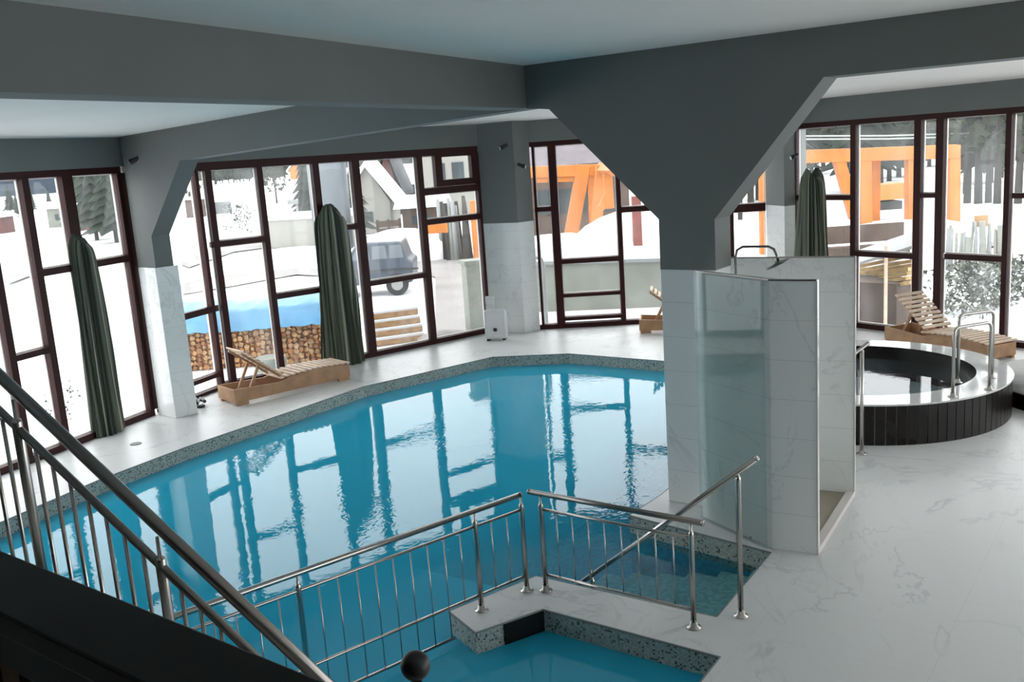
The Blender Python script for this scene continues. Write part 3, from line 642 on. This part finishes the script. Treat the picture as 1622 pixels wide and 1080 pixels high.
r = root('skimmer_opening', a, 'black pool skimmer opening in the mosaic wall of the small pool', 'skimmer')
MB().prism([a+Vector((0, 0, -.01)), c+Vector((0, 0, -.01)), c+Vector((0, 0, -.24)), a+Vector((0, 0, -.24))], nk*.006).build('skimmer_mouth', 'black', r)

# ================================================================== OUTDOORS
GZ = -.30
def terrain():
    b = MB(); TH_ = [math.radians(-180+360*i/120) for i in range(121)]
    RS = [21.5, 22, 26, 31, 37, 45, 55, 68, 85, 105, 130, 160, 200, 260, 400, 800]; vs = []; rn = random.Random(2)
    for r in RS:
        for t in TH_:
            deg = math.degrees(t); A_ = .2 if deg < -21 else 1.9 if deg < -6 else max(.6, 3-.4*(deg+6)); k = min(1, max(0, (r-55)/110)); k = k*k*(3-2*k)
            vs.append(Vector((r*math.sin(t), r*math.cos(t), GZ+A_*k+(rn.uniform(-.06, .06)*min(1, max(0, (r-24)/10))))))
    n = len(TH_)
    b.add(vs, [[j*n+i, j*n+i+1, (j+1)*n+i+1, (j+1)*n+i] for j in range(len(RS)-1) for i in range(n-1)], True)
    # apron that closes the gap to the building
    inner = [Vector((21.5*math.sin(t), 21.5*math.cos(t), GZ)) for t in TH_]
    iv, if_ = ngon_with_hole([p for p in inner[:-1]], [p+Vector((p.x-.5, p.y-6, 0)).normalized()*.2 for p in (P9, P8, P7, P6, P5, P4, P3, P2, PC, P1, P0, P10)], GZ)
    b.add(iv, if_)
    return b.build('ground', 'snow')
g = terrain(); g['kind'] = 'structure'
pth = [fl(690, 560, GZ), fl(760, 560, GZ), fl(775, 430, GZ), fl(740, 395, GZ), fl(560, 372, GZ), fl(420, 360, GZ), fl(330, 380, GZ), fl(400, 392, GZ), fl(560, 400, GZ), fl(690, 440, GZ)]
tag(MB().prism([top(p, GZ+.02) for p in pth], (0, 0, .01)).build('ground_track', 'slush'), kind='structure')
for k, pp in enumerate(([(285, 452), (330, 440), (480, 425), (560, 432), (556, 441), (470, 436), (350, 458), (290, 468)], [(345, 388), (410, 384), (430, 392), (370, 400), (300, 425), (286, 420)], [(10, 440), (60, 425), (64, 432), (12, 452)], [(1360, 395), (1450, 392), (1450, 401), (1360, 405)], [(1495, 378), (1600, 384), (1600, 394), (1495, 388)], [(420, 365), (500, 352), (500, 358), (424, 374)])):
    tag(MB().prism([top(fl(a_, b_, GZ), GZ+.03+.005*k) for a_, b_ in pp], (0, 0, .01)).build('ground_track', 'slush'), kind='structure')

def ridge(name, th0, th1, dist, h, mat_, amp, label, n=90, seed=1, sharp=False):
    rn = random.Random(seed); b = MB(); vs = []
    hs = [h*(1+amp*(math.sin(i*.23+seed)+.5*math.sin(i*.71+2*seed))/1.5)+(rn.uniform(-1, 1)*h*.12 if sharp else 0) for i in range(n+1)]
    for i in range(n+1):
        t = math.radians(th0+(th1-th0)*i/n); c = Vector((math.sin(t), math.cos(t), 0))
        vs += [c*dist+Vector((0, 0, -1)), c*(dist+h*1.2)+Vector((0, 0, hs[i])), c*(dist+h*3.5)+Vector((0, 0, -1))]
    for i in range(n): b.add([], [])
    b.add(vs, [[3*i, 3*i+3, 3*i+4, 3*i+1] for i in range(n)]+[[3*i+1, 3*i+4, 3*i+5, 3*i+2] for i in range(n)], not sharp)
    return tag(b.build(name, mat_), label, 'hill', kind='structure')
ridge('hillside_blue', -60, -21, 420, 42, 'hill', .2, None)
ridge('hillside_far', -21, 4, 520, 9, 'forest', .3, None, seed=5)
ridge('hillside_middle', -2, 20, 300, 20, 'roofg', .1, None, seed=3)
ridge('hillside_right', 14, 60, 120, 22, 'forest', .1, None, seed=8)

def conifer(name, h, r, mats=('conif', 'bark'), seed=0, layers=9):
    rn = random.Random(seed); o = root(name, (0, 0, 0))
    MB().tube([Vector((0, 0, 0)), Vector((0, 0, h*.9))], [h*.018, h*.005], 7).build('trunk', mats[1], o)
    b = MB()
    for i in range(layers):
        z0 = h*(.13+.80*i/layers); R_ = r*(1-i/layers)*rn.uniform(.85, 1.1)+.04*r; n = 14; vs = [Vector((0, 0, z0+h*.17))]
        for k in range(n):
            q = R_*(1.1 if k % 2 else .55)*rn.uniform(.85, 1.1); a = 2*math.pi*k/n+i; vs.append(Vector((q*math.cos(a), q*math.sin(a), z0-(.03*h if k % 2 else -.02*h))))
        b.add(vs, [[0, k+1, (k+1) % n+1] for k in range(n)])
    b.build('foliage', mats[0], o); return o
ca = conifer('conifer', 10, 1.7, seed=1); cb = conifer('conifer', 10, 2.3, seed=2, layers=11)
def bushy(name, h, r, seed, mat_='conif2'):
    rn = random.Random(seed); o = root(name, (0, 0, 0))
    MB().tube([Vector((0, 0, 0)), Vector((.1, 0, h*.75))], [h*.02, h*.008], 7).build('trunk', 'bark', o); b = MB()
    for i in range(150):
        a = rn.uniform(0, 6.28); zz = rn.uniform(.3, 1); q = r*math.sqrt(rn.random())*math.sin(math.pi*min(1, (zz-.2)/.82))**.5
        c = Vector((q*math.cos(a), q*math.sin(a), h*zz)); s = r*rn.uniform(.10, .22); d = [Vector((rn.uniform(-1, 1), rn.uniform(-1, 1), rn.uniform(-1, 1)))*s for _ in range(4)]
        b.add([c+x for x in d], [[0, 1, 2], [0, 1, 3], [1, 2, 3], [0, 2, 3]])
    b.build('foliage', mat_, o); return o
bt = bushy('bushy_tree', 9, 2.6, 4)
used = set()
def plant(proto, p, s, label, group, rz=None):
    o = proto if proto.name not in used else copy_tree(proto)
    used.add(o.name); used.add(proto.name)
    o.location = p; o.scale = (s, s, s*random.uniform(.9, 1.12)); o.rotation_euler = (0, 0, random.uniform(0, 6.28)); tag(o, label, 'tree', group); return o
rn = random.Random(11)
def gz(x, y):
    r = math.hypot(x, y); deg = math.degrees(math.atan2(x, y)); A_ = .2 if deg < -21 else 1.9 if deg < -6 else max(.6, 3-.4*(deg+6)); k = min(1, max(0, (r-55)/110)); return GZ+A_*k*k*(3-2*k)-.1
# left: misty forest edge seen through the leftmost windows
for i in range(26):
    th = math.radians(lerp(-33, -21.2, i/25)+rn.uniform(-.3, .3)); d = rn.uniform(120, 150); x, y = d*math.sin(th), d*math.cos(th)
    plant(ca if i % 2 else cb, Vector((x, y, gz(x, y))), rn.uniform(.28, .5), 'misty conifer in the forest edge seen through the far left windows', 'conifers beyond the left windows')
for px, d, s in ((150, 62, .75), (168, 70, .9), (181, 58, .75), (195, 66, .8), (140, 80, .8)):
    q = at(px, 355, d); plant(cb, Vector((q.x, q.y, gz(q.x, q.y))), s, 'grey-green conifer in the clump left of the left column', 'conifers beside the left column')
for i in range(24):
    px = lerp(322, 448, i/23)+rn.uniform(-4, 4); d = rn.uniform(165, 185); q = at(px, 280, d)
    plant(ca if i % 2 else cb, Vector((q.x, q.y, gz(q.x, q.y))), rn.uniform(.4, .75), 'distant dark conifer on the white hillside horizon', 'conifers on the hillside')
def tree_at(proto, px, py, s, label, z=GZ, group=None):
    p = fl(px, py, z); return plant(proto, p, s, label, group)
tree_at(bt, 440, 331, .62, 'lone leafy tree on the snowy slope left of the green curtain')
tree_at(bt, 302, 350, .75, 'bushy tree behind the wooden shed, just right of the left column')
tree_at(cb, 492, 366, .55, 'snow-dusted conifer just left of the green curtain top')
tree_at(cb, 567, 381, .40, 'conifer standing left of the steep-roofed white house')
for i in range(34):
    th = math.radians(lerp(14.5, 31, i/33)+rn.uniform(-.1, .1)); d = 56+(i*37 % 34)*1.6; x, y = d*math.sin(th), d*math.cos(th)
    plant((ca, cb, bt)[i % 3], Vector((x, y, gz(x, y))), rn.uniform(.8, 1.3), 'dark green tree in the wood beyond the right windows', 'trees beyond the right windows')
for px, py, s in ((1532, 322, 1.0), (1549, 323, 1.1), (1565, 322, .9), (1579, 323, 1.0), (1612, 322, 1.0)):
    tree_at(bt, px, py, s, 'tall tree with bare trunk behind the right edge of the orange pergola', group='bare-trunked trees')

def building(name, px0, px1, py, h, dep, wallm, roofm, label, roof_h=1.5, gable_side=False, snow=True, z=GZ, wins=2):
    A = fl(px0, py, z); B = at(px1, py, A.y); B.z = z; d = (B-A); L = d.length; d.normalize(); n = Vector((-d.y, d.x, 0))
    if n.y < 0: n = -n
    r = root(name, (A+B)/2, label, 'building'); up = Vector((0, 0, 1))
    MB().prism([A, B, B+n*dep, A+n*dep], up*h).build('walls', wallm, r)
    if gable_side:                       # gable faces the viewer
        m_ = (A+B)/2
        MB().prism([A+up*h, B+up*h, m_+up*(h+roof_h)], n*dep).build('gable', wallm, r)
        b = MB()
        for s_, e_ in ((A, m_), (B, m_)):
            o_ = (s_-m_).normalized()*.5; b.prism([s_+up*h+o_-up*.4-n*.4, e_+up*(h+roof_h)-n*.4, e_+up*(h+roof_h+.3)-n*.4, s_+up*(h+.3)+o_-up*.4-n*.4], n*(dep+.8))
        b.build('roof', 'snow' if snow else roofm, r)
    else:
        b = MB(); b.prism([A+up*h-n*.4-d*.4, A+up*h+n*(dep+.4)-d*.4, A+up*(h+roof_h)+n*dep/2-d*.4], d*(L+.8)); b.build('roof', 'snow' if snow else roofm, r)
    for i in range(wins):
        c = A+d*L*(i+1)/(wins+1)-n*.03+up*h*.55; MB().box(c, (min(1.1, L*.16), .06, min(1.2, h*.3)), math.atan2(d.y, d.x)).build('window_pane', 'cglass', r)
    return r
building('shed', 78, 108, 362, 1.7, 2, 'conc', 'snow', 'grey shed with a thick snowy roof seen through the far left window', .6, wins=1)
building('barn', -14, 6, 372, 1.4, 2, 'redbr', 'snow', 'faded red barn at the very left edge outside', .4, wins=1)
building('cabin', 118, 134, 367, 1.6, 2, 'redbr', 'snow', 'small red cabin with a snowy roof right of the grey shed', .6, True, wins=1)
building('hut', 297, 320, 352, 1.8, 3, 'brown', 'snow', 'low brown hut on the snow just right of the left column', .5, wins=0)
building('orange_house', 460, 500, 284, 1.6, 5, 'orange', 'snow', 'far house with orange walls and snowy gable roof above the slope', 2.6, True, z=1.6, wins=1)
building('white_house', 556, 622, 372, 1.7, 5, 'wall', 'snow', 'steep-roofed white house with a snow-edged gable in the back window', 1.9, True, wins=1)
building('red_gabled_house', 604, 634, 345, 1.8, 6, 'redbr', 'roofg', 'tall house with a red-brown gable behind the white house', 3.0, True, False, wins=2)
building('grey_house', 638, 690, 331, 1.9, 5, 'roofg', 'snow', 'grey house with snow-covered roof right of the red gable', .7, wins=3)
building('brown_house', 640, 700, 374, 1.4, 4, 'brown', 'snow', 'low brown boarded house behind the snow pile', .6, wins=2)
building('pink_house', 672, 790, 345, 5.2, 8, 'wall', 'snow', 'long pale house seen through the pane below the vent window', 1.2, wins=3)
building('boarded_house', 836, 1000, 392, 3.2, 8, 'brown', 'mauve', 'large red-brown boarded building behind the orange timber frame', 2.4, snow=False, wins=4)
for px, py, w_ in ((905, 258, 1.1), (928, 262, .9)):
    p = at(px, py, 60); tag(MB().lathe(p, [(w_*.9, -.6), (w_*.6, .2), (w_*.2, 1.0), (.05, 1.7)], 10).build('snow_capped_chimney', 'snow'), 'white snow-capped roof finial, '+('left' if px < 910 else 'right')+' one above the orange beam', 'chimney')

def mound(px, py, w_, h_, label, z=GZ, mat_='snow'):
    p = fl(px, py, z); rn = random.Random(int(px*7)); b = MB(); n = 20; vs = []
    for j in range(7):
        t_ = j/6
        for k in range(n):
            a = 2*math.pi*k/n; q = w_/2*math.cos(t_*math.pi/2)*(1+.12*math.sin(3*a+px)+.07*rn.uniform(-1, 1)); vs.append(p+Vector((q*math.cos(a), q*.7*math.sin(a), h_*math.sin(t_*math.pi/2)-.05)))
    b.add(vs, [[j*n+k, j*n+(k+1) % n, (j+1)*n+(k+1) % n, (j+1)*n+k] for j in range(6) for k in range(n)], True)
    return tag(b.build('snow_pile', mat_), label, 'snow pile', kind='stuff')
mound(637, 412, 4.2, 1.3, 'rounded snow pile behind the blue-grey car'); mound(470, 412, 5, .6, 'long snow bank in front of the lone leafy tree'); mound(385, 425, 4, .5, 'low snow bank right of the first mullion of the tall window')
mound(885, 425, 4.5, 1.2, 'snow pile under the orange timber frame'); mound(1020, 420, 6, 1.9, 'snow pile behind the faded red post'); mound(705, 545, 1.4, .35, 'small dirty snow heap outside the heater', mat_='slush')
mound(1420, 390, 7, .9, 'snow pile between the orange pergola posts'); mound(1540, 372, 8, .6, 'flat snow bank right of the orange pergola')
mound(1300, 392, 4, .8, 'snow heap seen right of the right curtain')

# embankment (snow-topped retaining wall)
A = fl(415, 392, GZ); B = fl(560, 395, GZ); r = root('retaining_wall', A, 'pale retaining wall topped with snow beyond the track', 'wall')
MB().prism([A, B, B+Vector((0, 0, 1.5)), A+Vector((0, 0, 1.3))], (0, 1.2, 0)).build('wall_face', 'wall', r); MB().prism([A+Vector((0, -.1, 1.3)), B+Vector((0, -.1, 1.5)), B+Vector((0, -.1, 1.8)), A+Vector((0, -.1, 1.6))], (0, 1.4, 0)).build('snow_cap', 'snow', r)
# lamp post, sign, bushes
p = fl(475, 370, GZ); r = root('street_lamp', p, 'small dark street lamp on the snow left of the green curtain', 'lamp'); MB().tube([p, p+Vector((0, 0, 1.8))], .07, 8).build('pole', 'grey', r); MB().box(p+Vector((-.2, 0, 1.85)), (.6, .25, .25)).build('lamp_head', 'grey', r)
p = fl(352, 346, GZ); r = root('notice_board', p, 'dark framed notice board standing on the snowfield', 'sign'); MB().box(p+Vector((0, 0, .9)), (1.8, .1, 1.0)).build('board', 'grey', r)
for dx in (-.8, .8): MB().box(p+Vector((dx, 0, .3)), (.1, .1, .7)).build('leg', 'bark', r)
def shrub(px, py, w_, h_, label, mat_='conif', n=190, z=GZ, cat='shrub', name='shrub'):
    p = fl(px, py, z); rn = random.Random(int(px)); b = MB()
    for i in range(n):
        c = p+Vector((rn.gauss(0, w_/4), rn.gauss(0, w_/5), h_*rn.random()**.8)); s = .065*max(w_, .5)
        d = [Vector((rn.uniform(-1, 1), rn.uniform(-1, 1), rn.uniform(-1, 1)))*s for _ in range(3)]; b.add([c+x for x in d], [[0, 1, 2]])
    return tag(b.build(name, mat_), label, cat)
shrub(376, 370, 1.6, 1.9, 'small dark conifer bush left in the second window bay'); shrub(388, 358, 1.8, 1.5, 'larger bush behind the small one on the snowfield')
shrub(118, 668, .35, .75, 'dark shrub in the snow right outside the far left window', n=90); shrub(85, 672, .25, .5, 'small pale shrub left of the dark one outside', 'conif2', 50)
# firewood stack with tarp
A = Vector((-7.0, 18.35, GZ)); B = Vector((-3.55, 18.45, GZ)); d = (B-A).normalized(); nn = Vector((-d.y, d.x, 0)); L = (B-A).length
o = root('firewood_stack', A, 'long stack of split firewood under a blue tarp outside the tall window', 'firewood')
b = MB(); MB_body = MB().prism([A+nn*.05, B+nn*.05, B+nn*.95, A+nn*.95], (0, 0, .9)).build('log_core', 'fire', o); rn = random.Random(5)
x = 0
while x < L:
    z = .05
    while z < .98:
        q = rn.uniform(.04, .065); c = A+d*(x+rn.uniform(-.02, .02))+Vector((0, 0, z)); k = rn.randint(3, 6); ph = rn.uniform(0, 6)
        vs = [c+d*q*math.cos(ph+6.283*i/k)+Vector((0, 0, q*math.sin(ph+6.283*i/k)))-nn*rn.uniform(0, .05) for i in range(k)]
        b.prism(vs, nn*.2, mi=rn.choice((0, 1, 1))); z += q*1.9
    x += .105
tag(b.build('split_logs', ['fire', 'fire2'], o), kind='stuff')
def tarpmesh():
    b = MB(); nx, ny = 40, 10; vs = []; rn = random.Random(9)
    for i in range(nx+1):
        for j in range(ny+1):
            u = i/nx; w_ = j/ny; c = A+d*(-.25+(L+.5)*u)+nn*(-.12+1.3*w_)
            z = 1.0+.26*math.sin(math.pi*min(1, w_*.62+.1))*(1+.12*math.sin(9*u)+.05*math.sin(23*u))+rn.uniform(-.02, .02)-(.32 if j == 0 else 0)
            if u > .93: z -= .3*(u-.93)/.07
            vs.append(c+Vector((0, 0, z)))
    b.add(vs, [[i*(ny+1)+j, (i+1)*(ny+1)+j, (i+1)*(ny+1)+j+1, i*(ny+1)+j+1] for i in range(nx) for j in range(ny)], True); return b
o2 = tarpmesh().build('tarp', 'tarp'); tag(o2, 'crumpled blue tarp draped over the firewood stack', 'tarp')
p = fl(432, 600, GZ); tag(MB().lathe(p, [(.20, 0), (.27, .12), (.29, .36), (.27, .42), (.24, .40)], 24).build('stone_planter', 'conc'), 'round weathered stone planter between the firewood and the window', 'planter')
# snowy planks
a0 = fl(598, 552, GZ); b0 = fl(684, 540, GZ); d = (b0-a0); d.z = 0; L = d.length; d.normalize(); nn = Vector((-d.y, d.x, 0))
for i in range(4):
    z = GZ+.07+.16*i; c = a0+nn*(.25+.12*i)+Vector((0, 0, .07+.17*i)); r = root('timber_plank', c, ('lowest', 'second lowest', 'second highest', 'topmost')[i]+' of the four snow-capped planks stacked outside the tall window', 'plank', 'stacked planks')
    MB().beam(c, c+d*(L*.92), .16, .12).build('plank', 'fire2', r); MB().beam(c+Vector((0, 0, .08)), c+d*(L*.92)+Vector((0, 0, .08)), .15, .05).build('snow_cover', 'snow', r)
# concrete pillar outside
p = fl(757, 535, GZ); tag(MB().box(p+Vector((0, .3, .78)), (.42, .42, 1.56), .3).box(p+Vector((0, .3, 1.6)), (.5, .5, .08), .3).build('concrete_pillar', 'conc'), 'short square grey-green pillar outside, behind the white heater', 'pillar')
# white tank behind the curtain top
p = fl(531, 400, GZ); s = .85
tag(MB().lathe(Vector((p.x, p.y, GZ)), [(1.0*s, 0), (1.0*s, 4.6), (.93*s, 5.0), (.7*s, 5.35), (.35*s, 5.5), (.05, 5.55)], 28).build('storage_tank', 'tank'), 'tall rounded white tank seen above the green curtain', 'tank')
# fence by the road and slatted fence, posts
A = fl(601, 390, GZ); B = fl(636, 387, GZ); r = root('plank_fence', A, 'brown horizontal board fence left of the snow pile', 'fence')
for z in (.3, .65, 1.0): MB().beam(A+Vector((0, 0, z)), B+Vector((0, 0, z)), .05, .28).build('board', 'brown', r)
for t_ in (0, .5, 1): MB().box(lerp(A, B, t_)+Vector((0, .05, .6)), (.12, .12, 1.2)).build('post', 'brown', r)
for i in range(11):
    px = 702+4.4*i; p = fl(px, 411+rn.uniform(-2, 2), GZ); hh = rn.uniform(1.9, 2.5)
    tag(MB().tube([p, p+Vector((rn.uniform(-.1, .1), 0, hh))], [.10, .07], 7).build('upright_pole', rn.choice(['conc', 'bark', 'grey'])), 'weathered upright pole in the row beyond the track', 'pole', 'weathered upright poles')
def timber(name, pts, w_, label, cat, mat_='orange', group=None):
    o = root(name, pts[0][0], label, cat, group)
    for k, (a, c, nme, ww) in enumerate(pts): MB().beam(a, c, ww or w_, ww or w_, up=(0, 1, 0)).build(nme, mat_, o, bevel=.015)
    return o
p = fl(757, 412, GZ); timber('timber_post', [(p, p+Vector((0, 0, 2.2)), 'post', .3)], .3, 'orange timber post at the right end of the weathered poles', 'post')
p = at(684, 362, 30); timber('timber_crate', [(p+Vector((-.4, 0, .0)), p+Vector((.5, 0, 0)), 'board', .3)], .3, 'small orange timber block in the window pane above the track', 'timber')
# car
def car():
    p = fl(598, 470, GZ); o = root('parked_car', p, 'blue-grey car parked outside, partly hidden by the green curtain', 'car'); x0, y0 = p.x, p.y
    prof = [(-1.6, .35), (1.05, .35), (1.1, .95), (.95, 1.05), (.80, 1.55), (-.45, 1.58), (-.85, 1.05), (-1.55, .95), (-1.65, .6)]
    MB().prism([Vector((x0+a, y0, GZ+z)) for a, z in prof], (0, 1.65, 0)).build('body', 'van', o, bevel=.06)
    for a, c in ((-.70, -.12), (-.06, .38), (.44, .84)):
        MB().prism([Vector((x0+a, y0-.01, GZ+1.08)), Vector((x0+c, y0-.01, GZ+1.08)), Vector((x0+c-.04, y0-.01, GZ+1.46)), Vector((x0+a+(.26 if a < -.6 else .03), y0-.01, GZ+1.46))], (0, .02, 0)).build('side_window', 'tank', o)
    for a in (-1.1, .6):
        w_ = MB().tube([Vector((x0+a, y0-.03, GZ+.32)), Vector((x0+a, y0+.2, GZ+.32))], .32, 24).build('wheel', 'tyre', o); MB().tube([Vector((x0+a, y0-.04, GZ+.32)), Vector((x0+a, y0-.02, GZ+.32))], .17, 16).build('hubcap', 'grey', w_)
    MB().box((x0, y0-.02, GZ+.75), (2.5, .03, .05)).build('trim_strip', 'dark', o)
car()
# concrete ledge + pipe + red post
A = fl(858, 508, GZ); B = fl(1060, 500, GZ); A = Vector((A.x, A.y+1.2, GZ)); B = Vector((B.x+1.5, B.y+1.0, GZ)); r = root('concrete_ledge', A, 'long low grey concrete ledge outside the middle window', 'ledge')
MB().prism([A, B, B+Vector((0, 0, 1.05)), A+Vector((0, 0, 1.15))], (0, 3.0, 0)).build('ledge_face', 'conc', r); MB().prism([A+Vector((0, -.06, 1.15)), B+Vector((0, -.06, 1.05)), B+Vector((0, -.06, 1.13)), A+Vector((0, -.06, 1.23))], (0, 3.1, 0)).build('coping', 'grey', r)
p = at(866, 505, 19.6); tag(MB().tube([Vector((p.x, p.y, GZ)), Vector((p.x, p.y, 1.2)), Vector((p.x-.04, p.y, 1.32)), Vector((p.x-.15, p.y, 1.35))], .035, 10).build('bent_pipe', 'grey'), 'grey pipe bent at the top outside the narrow middle pane', 'pipe')
p = fl(1012, 432, GZ); timber('red_post', [(p, p+Vector((0, 0, 2.3)), 'post', .26)], .26, 'faded red square post in front of the snow seen left of the centre column', 'post', 'redpost')
# big orange timber frame beyond the middle window
dF = 36.0
def F(px, py, dd=dF): return at(px, py, dd)
b1, b2 = F(838, 273), F(965, 268)
timber('timber_structure', [(b1, b2, 'beam', .42), (F(845, 285), F(962, 281), 'beam', .22), (F(924, 262), Vector((F(900, 400).x, dF, GZ)), 'post', .50), (F(936, 268), Vector((F(942, 400).x, dF, GZ)), 'post', .34),
    (F(953, 262, 35), Vector((F(940, 400, 35).x, 35, GZ)), 'post', .40), (F(950, 268), F(985, 268, 30), 'beam', .36), (F(962, 275, 33), F(966, 330, 33), 'post', .3), (F(966, 300, 33), F(952, 330, 33), 'brace', .25)], .4,
    'large orange timber frame with leaning posts beyond the middle window', 'timber frame')
# orange pergola beyond the right windows
dG = 31.0
def G(px, py, dd=dG): return at(px, py, dd)
def gp(px, py, dd=dG): q = at(px, py, dd); return Vector((q.x, q.y, GZ))
timber('timber_pergola', [(G(1180, 251), G(1517, 240), 'beam', .42), (G(1262, 243), G(1514, 233), 'top_plate', .18), (G(1368, 245), gp(1370, 390), 'post', .38), (G(1382, 250, 31.6), gp(1381, 375, 31.6), 'post', .40), (G(1326, 246), G(1354, 345), 'brace', .34),
    (G(1444, 245), gp(1444, 385), 'post', .36), (G(1509, 240), gp(1509, 375), 'post', .36), (G(1268, 255), gp(1268, 370), 'post', .30), (G(1210, 255), gp(1211, 370), 'post', .30)], .4,
    'big orange timber pergola with a diagonal brace beyond the right windows', 'pergola')
# excavator-like yellow beam, barrier, lumber shed
p0 = G(1386, 305, 40); p1 = G(1436, 301, 40); r = root('yellow_container', p0, 'long yellow-orange skip in the snow behind the pergola posts', 'skip')
MB().prism([p0+Vector((0, 0, -.35)), p1+Vector((0, 0, -.35)), p1+Vector((.15, 0, .3)), p0+Vector((-.1, 0, .3))], (0, 1.2, 0)).build('body', 'yellow', r); MB().box((p0+p1)/2+Vector((0, .6, -.6)), ((p1-p0).length*.8, 1, .35)).build('skid', 'dark', r)
for k, (pa, pb, za, lab) in enumerate(((1262, 1620, 0, 'upper'), (1262, 1620, 1, 'lower'))):
    a = at(1150, 216+za*5, 45); c = at(1660, 207+za*5, 45); tag(MB().tube([a, lerp(a, c, .5)-Vector((0, 0, .1)), c], .035, 6).build('overhead_cable', 'cable'), lab+' of the two pale overhead cables crossing the right windows', 'cable')
for px in (1170, 1690):
    q = at(px, 212, 45); tag(MB().tube([Vector((q.x, q.y, GZ)), q+Vector((0, 0, .6))], .12, 8).build('cable_pole', 'bark'), 'wooden pole holding the overhead cables, '+('left' if px < 1300 else 'right')+' one', 'pole')
# lumber store right outside the right windows
A = fl(1345, 505, GZ); B = fl(1452, 500, GZ); n_ = Vector((.55, .83, 0)); A = A+n_*1.2; B = B+n_*1.2
r = root('lumber_shelter', A, 'open wooden lumber shelter with thin pale posts outside the right windows', 'shelter')
for px, dd in ((1403, 17.6), (1446, 16.8)):
    q = at(px, 460, dd); MB().beam(Vector((q.x, q.y, GZ)), Vector((q.x, q.y, 1.9 if px > 1410 else 1.35)), .05, .05).build('post', 'woodl', r)
q0 = at(1345, 425, 19.5); q1 = at(1452, 392, 17.3); MB().prism([q0, q1, q1+Vector((.5, 1.3, .1)), q0+Vector((.5, 1.3, .1))], (0, 0, .06)).build('roof_sheet', 'grey', r)
for i in range(7):
    c = at(1340+rn.uniform(-4, 6), 462-6*i, 19.5+.2*i); e = at(1448+rn.uniform(-12, 4), 447-7*i, 17.9+.2*i)
    tag(MB().beam(c, e, .14, .07).build('lumber_board', 'lumber'), ('lowest', 'second lowest', 'third lowest', 'middle', 'third highest', 'second highest', 'topmost')[i]+' of the sawn boards lying in the lumber shelter', 'board', 'sawn boards')
A = at(1348, 500, 18.9); tag(MB().prism([Vector((A.x-.3, A.y, GZ)), Vector((A.x+.55, A.y-.9, GZ)), Vector((A.x+.55, A.y-.9, .55)), Vector((A.x-.3, A.y, .55))], (.6, .7, 0)).build('lumber_bearer', 'brown'), 'dark timber base that carries the sawn boards', 'base')
# reed screen, poles, hedge
for i in range(16):
    px = 1502+5.6*i; p = fl(px, 425, GZ); hh = rn.uniform(.8, 1.25)
    tag(MB().tube([p, p+Vector((rn.uniform(-.08, .08), 0, hh))], .04 if i % 5 else .09, 6).build('screen_pole', 'conc' if i % 4 else 'grey'), 'thin pale pole in the screen beyond the right windows', 'pole', 'screen poles')
p = fl(1600, 432, GZ); p = fl(1598, 425, GZ); q = at(1584, 392, 25)
tag(MB().box((q.x, q.y, q.z-.2), (.22, .2, 1.3)).build('small_red_post', 'redpost'), 'short red post beside the yellow-green sign outside', 'post')
q = at(1554, 350, 25); r = root('garden_sign', q, 'small yellow-green sign on a thin pole outside the right window', 'sign'); MB().box(q, (.35, .05, .3)).build('board', 'yellow', r); MB().tube([q, Vector((q.x, q.y, GZ))], .03, 6).build('pole', 'green', r)
for i in range(7):
    shrub(1512+18*i, 500-4*i, 1.3, 1.0, 'rough green-grey hedge clump outside the right window, '+('first', 'second', 'third', 'fourth', 'fifth', 'sixth', 'seventh')[i]+' from the left', 'conif2' if i % 2 else 'conc', 260, name='hedge_clump', cat='hedge')
A = at(1270, 372, 27); tag(MB().box((A.x+1.2, A.y, GZ+.9), (3.4, .1, .5)).box((A.x+1.2, A.y, GZ+.35), (3.6, .5, .4)).build('brown_bench_wall', 'brown'), 'low brown board fence behind the right curtain', 'fence')
A = at(1270, 392, 25); tag(MB().box((A.x+1.2, A.y-.2, GZ+.10), (3.4, .5, .2)).build('green_mat', 'green'), 'strip of green matting on the snow right of the right curtain', 'mat')
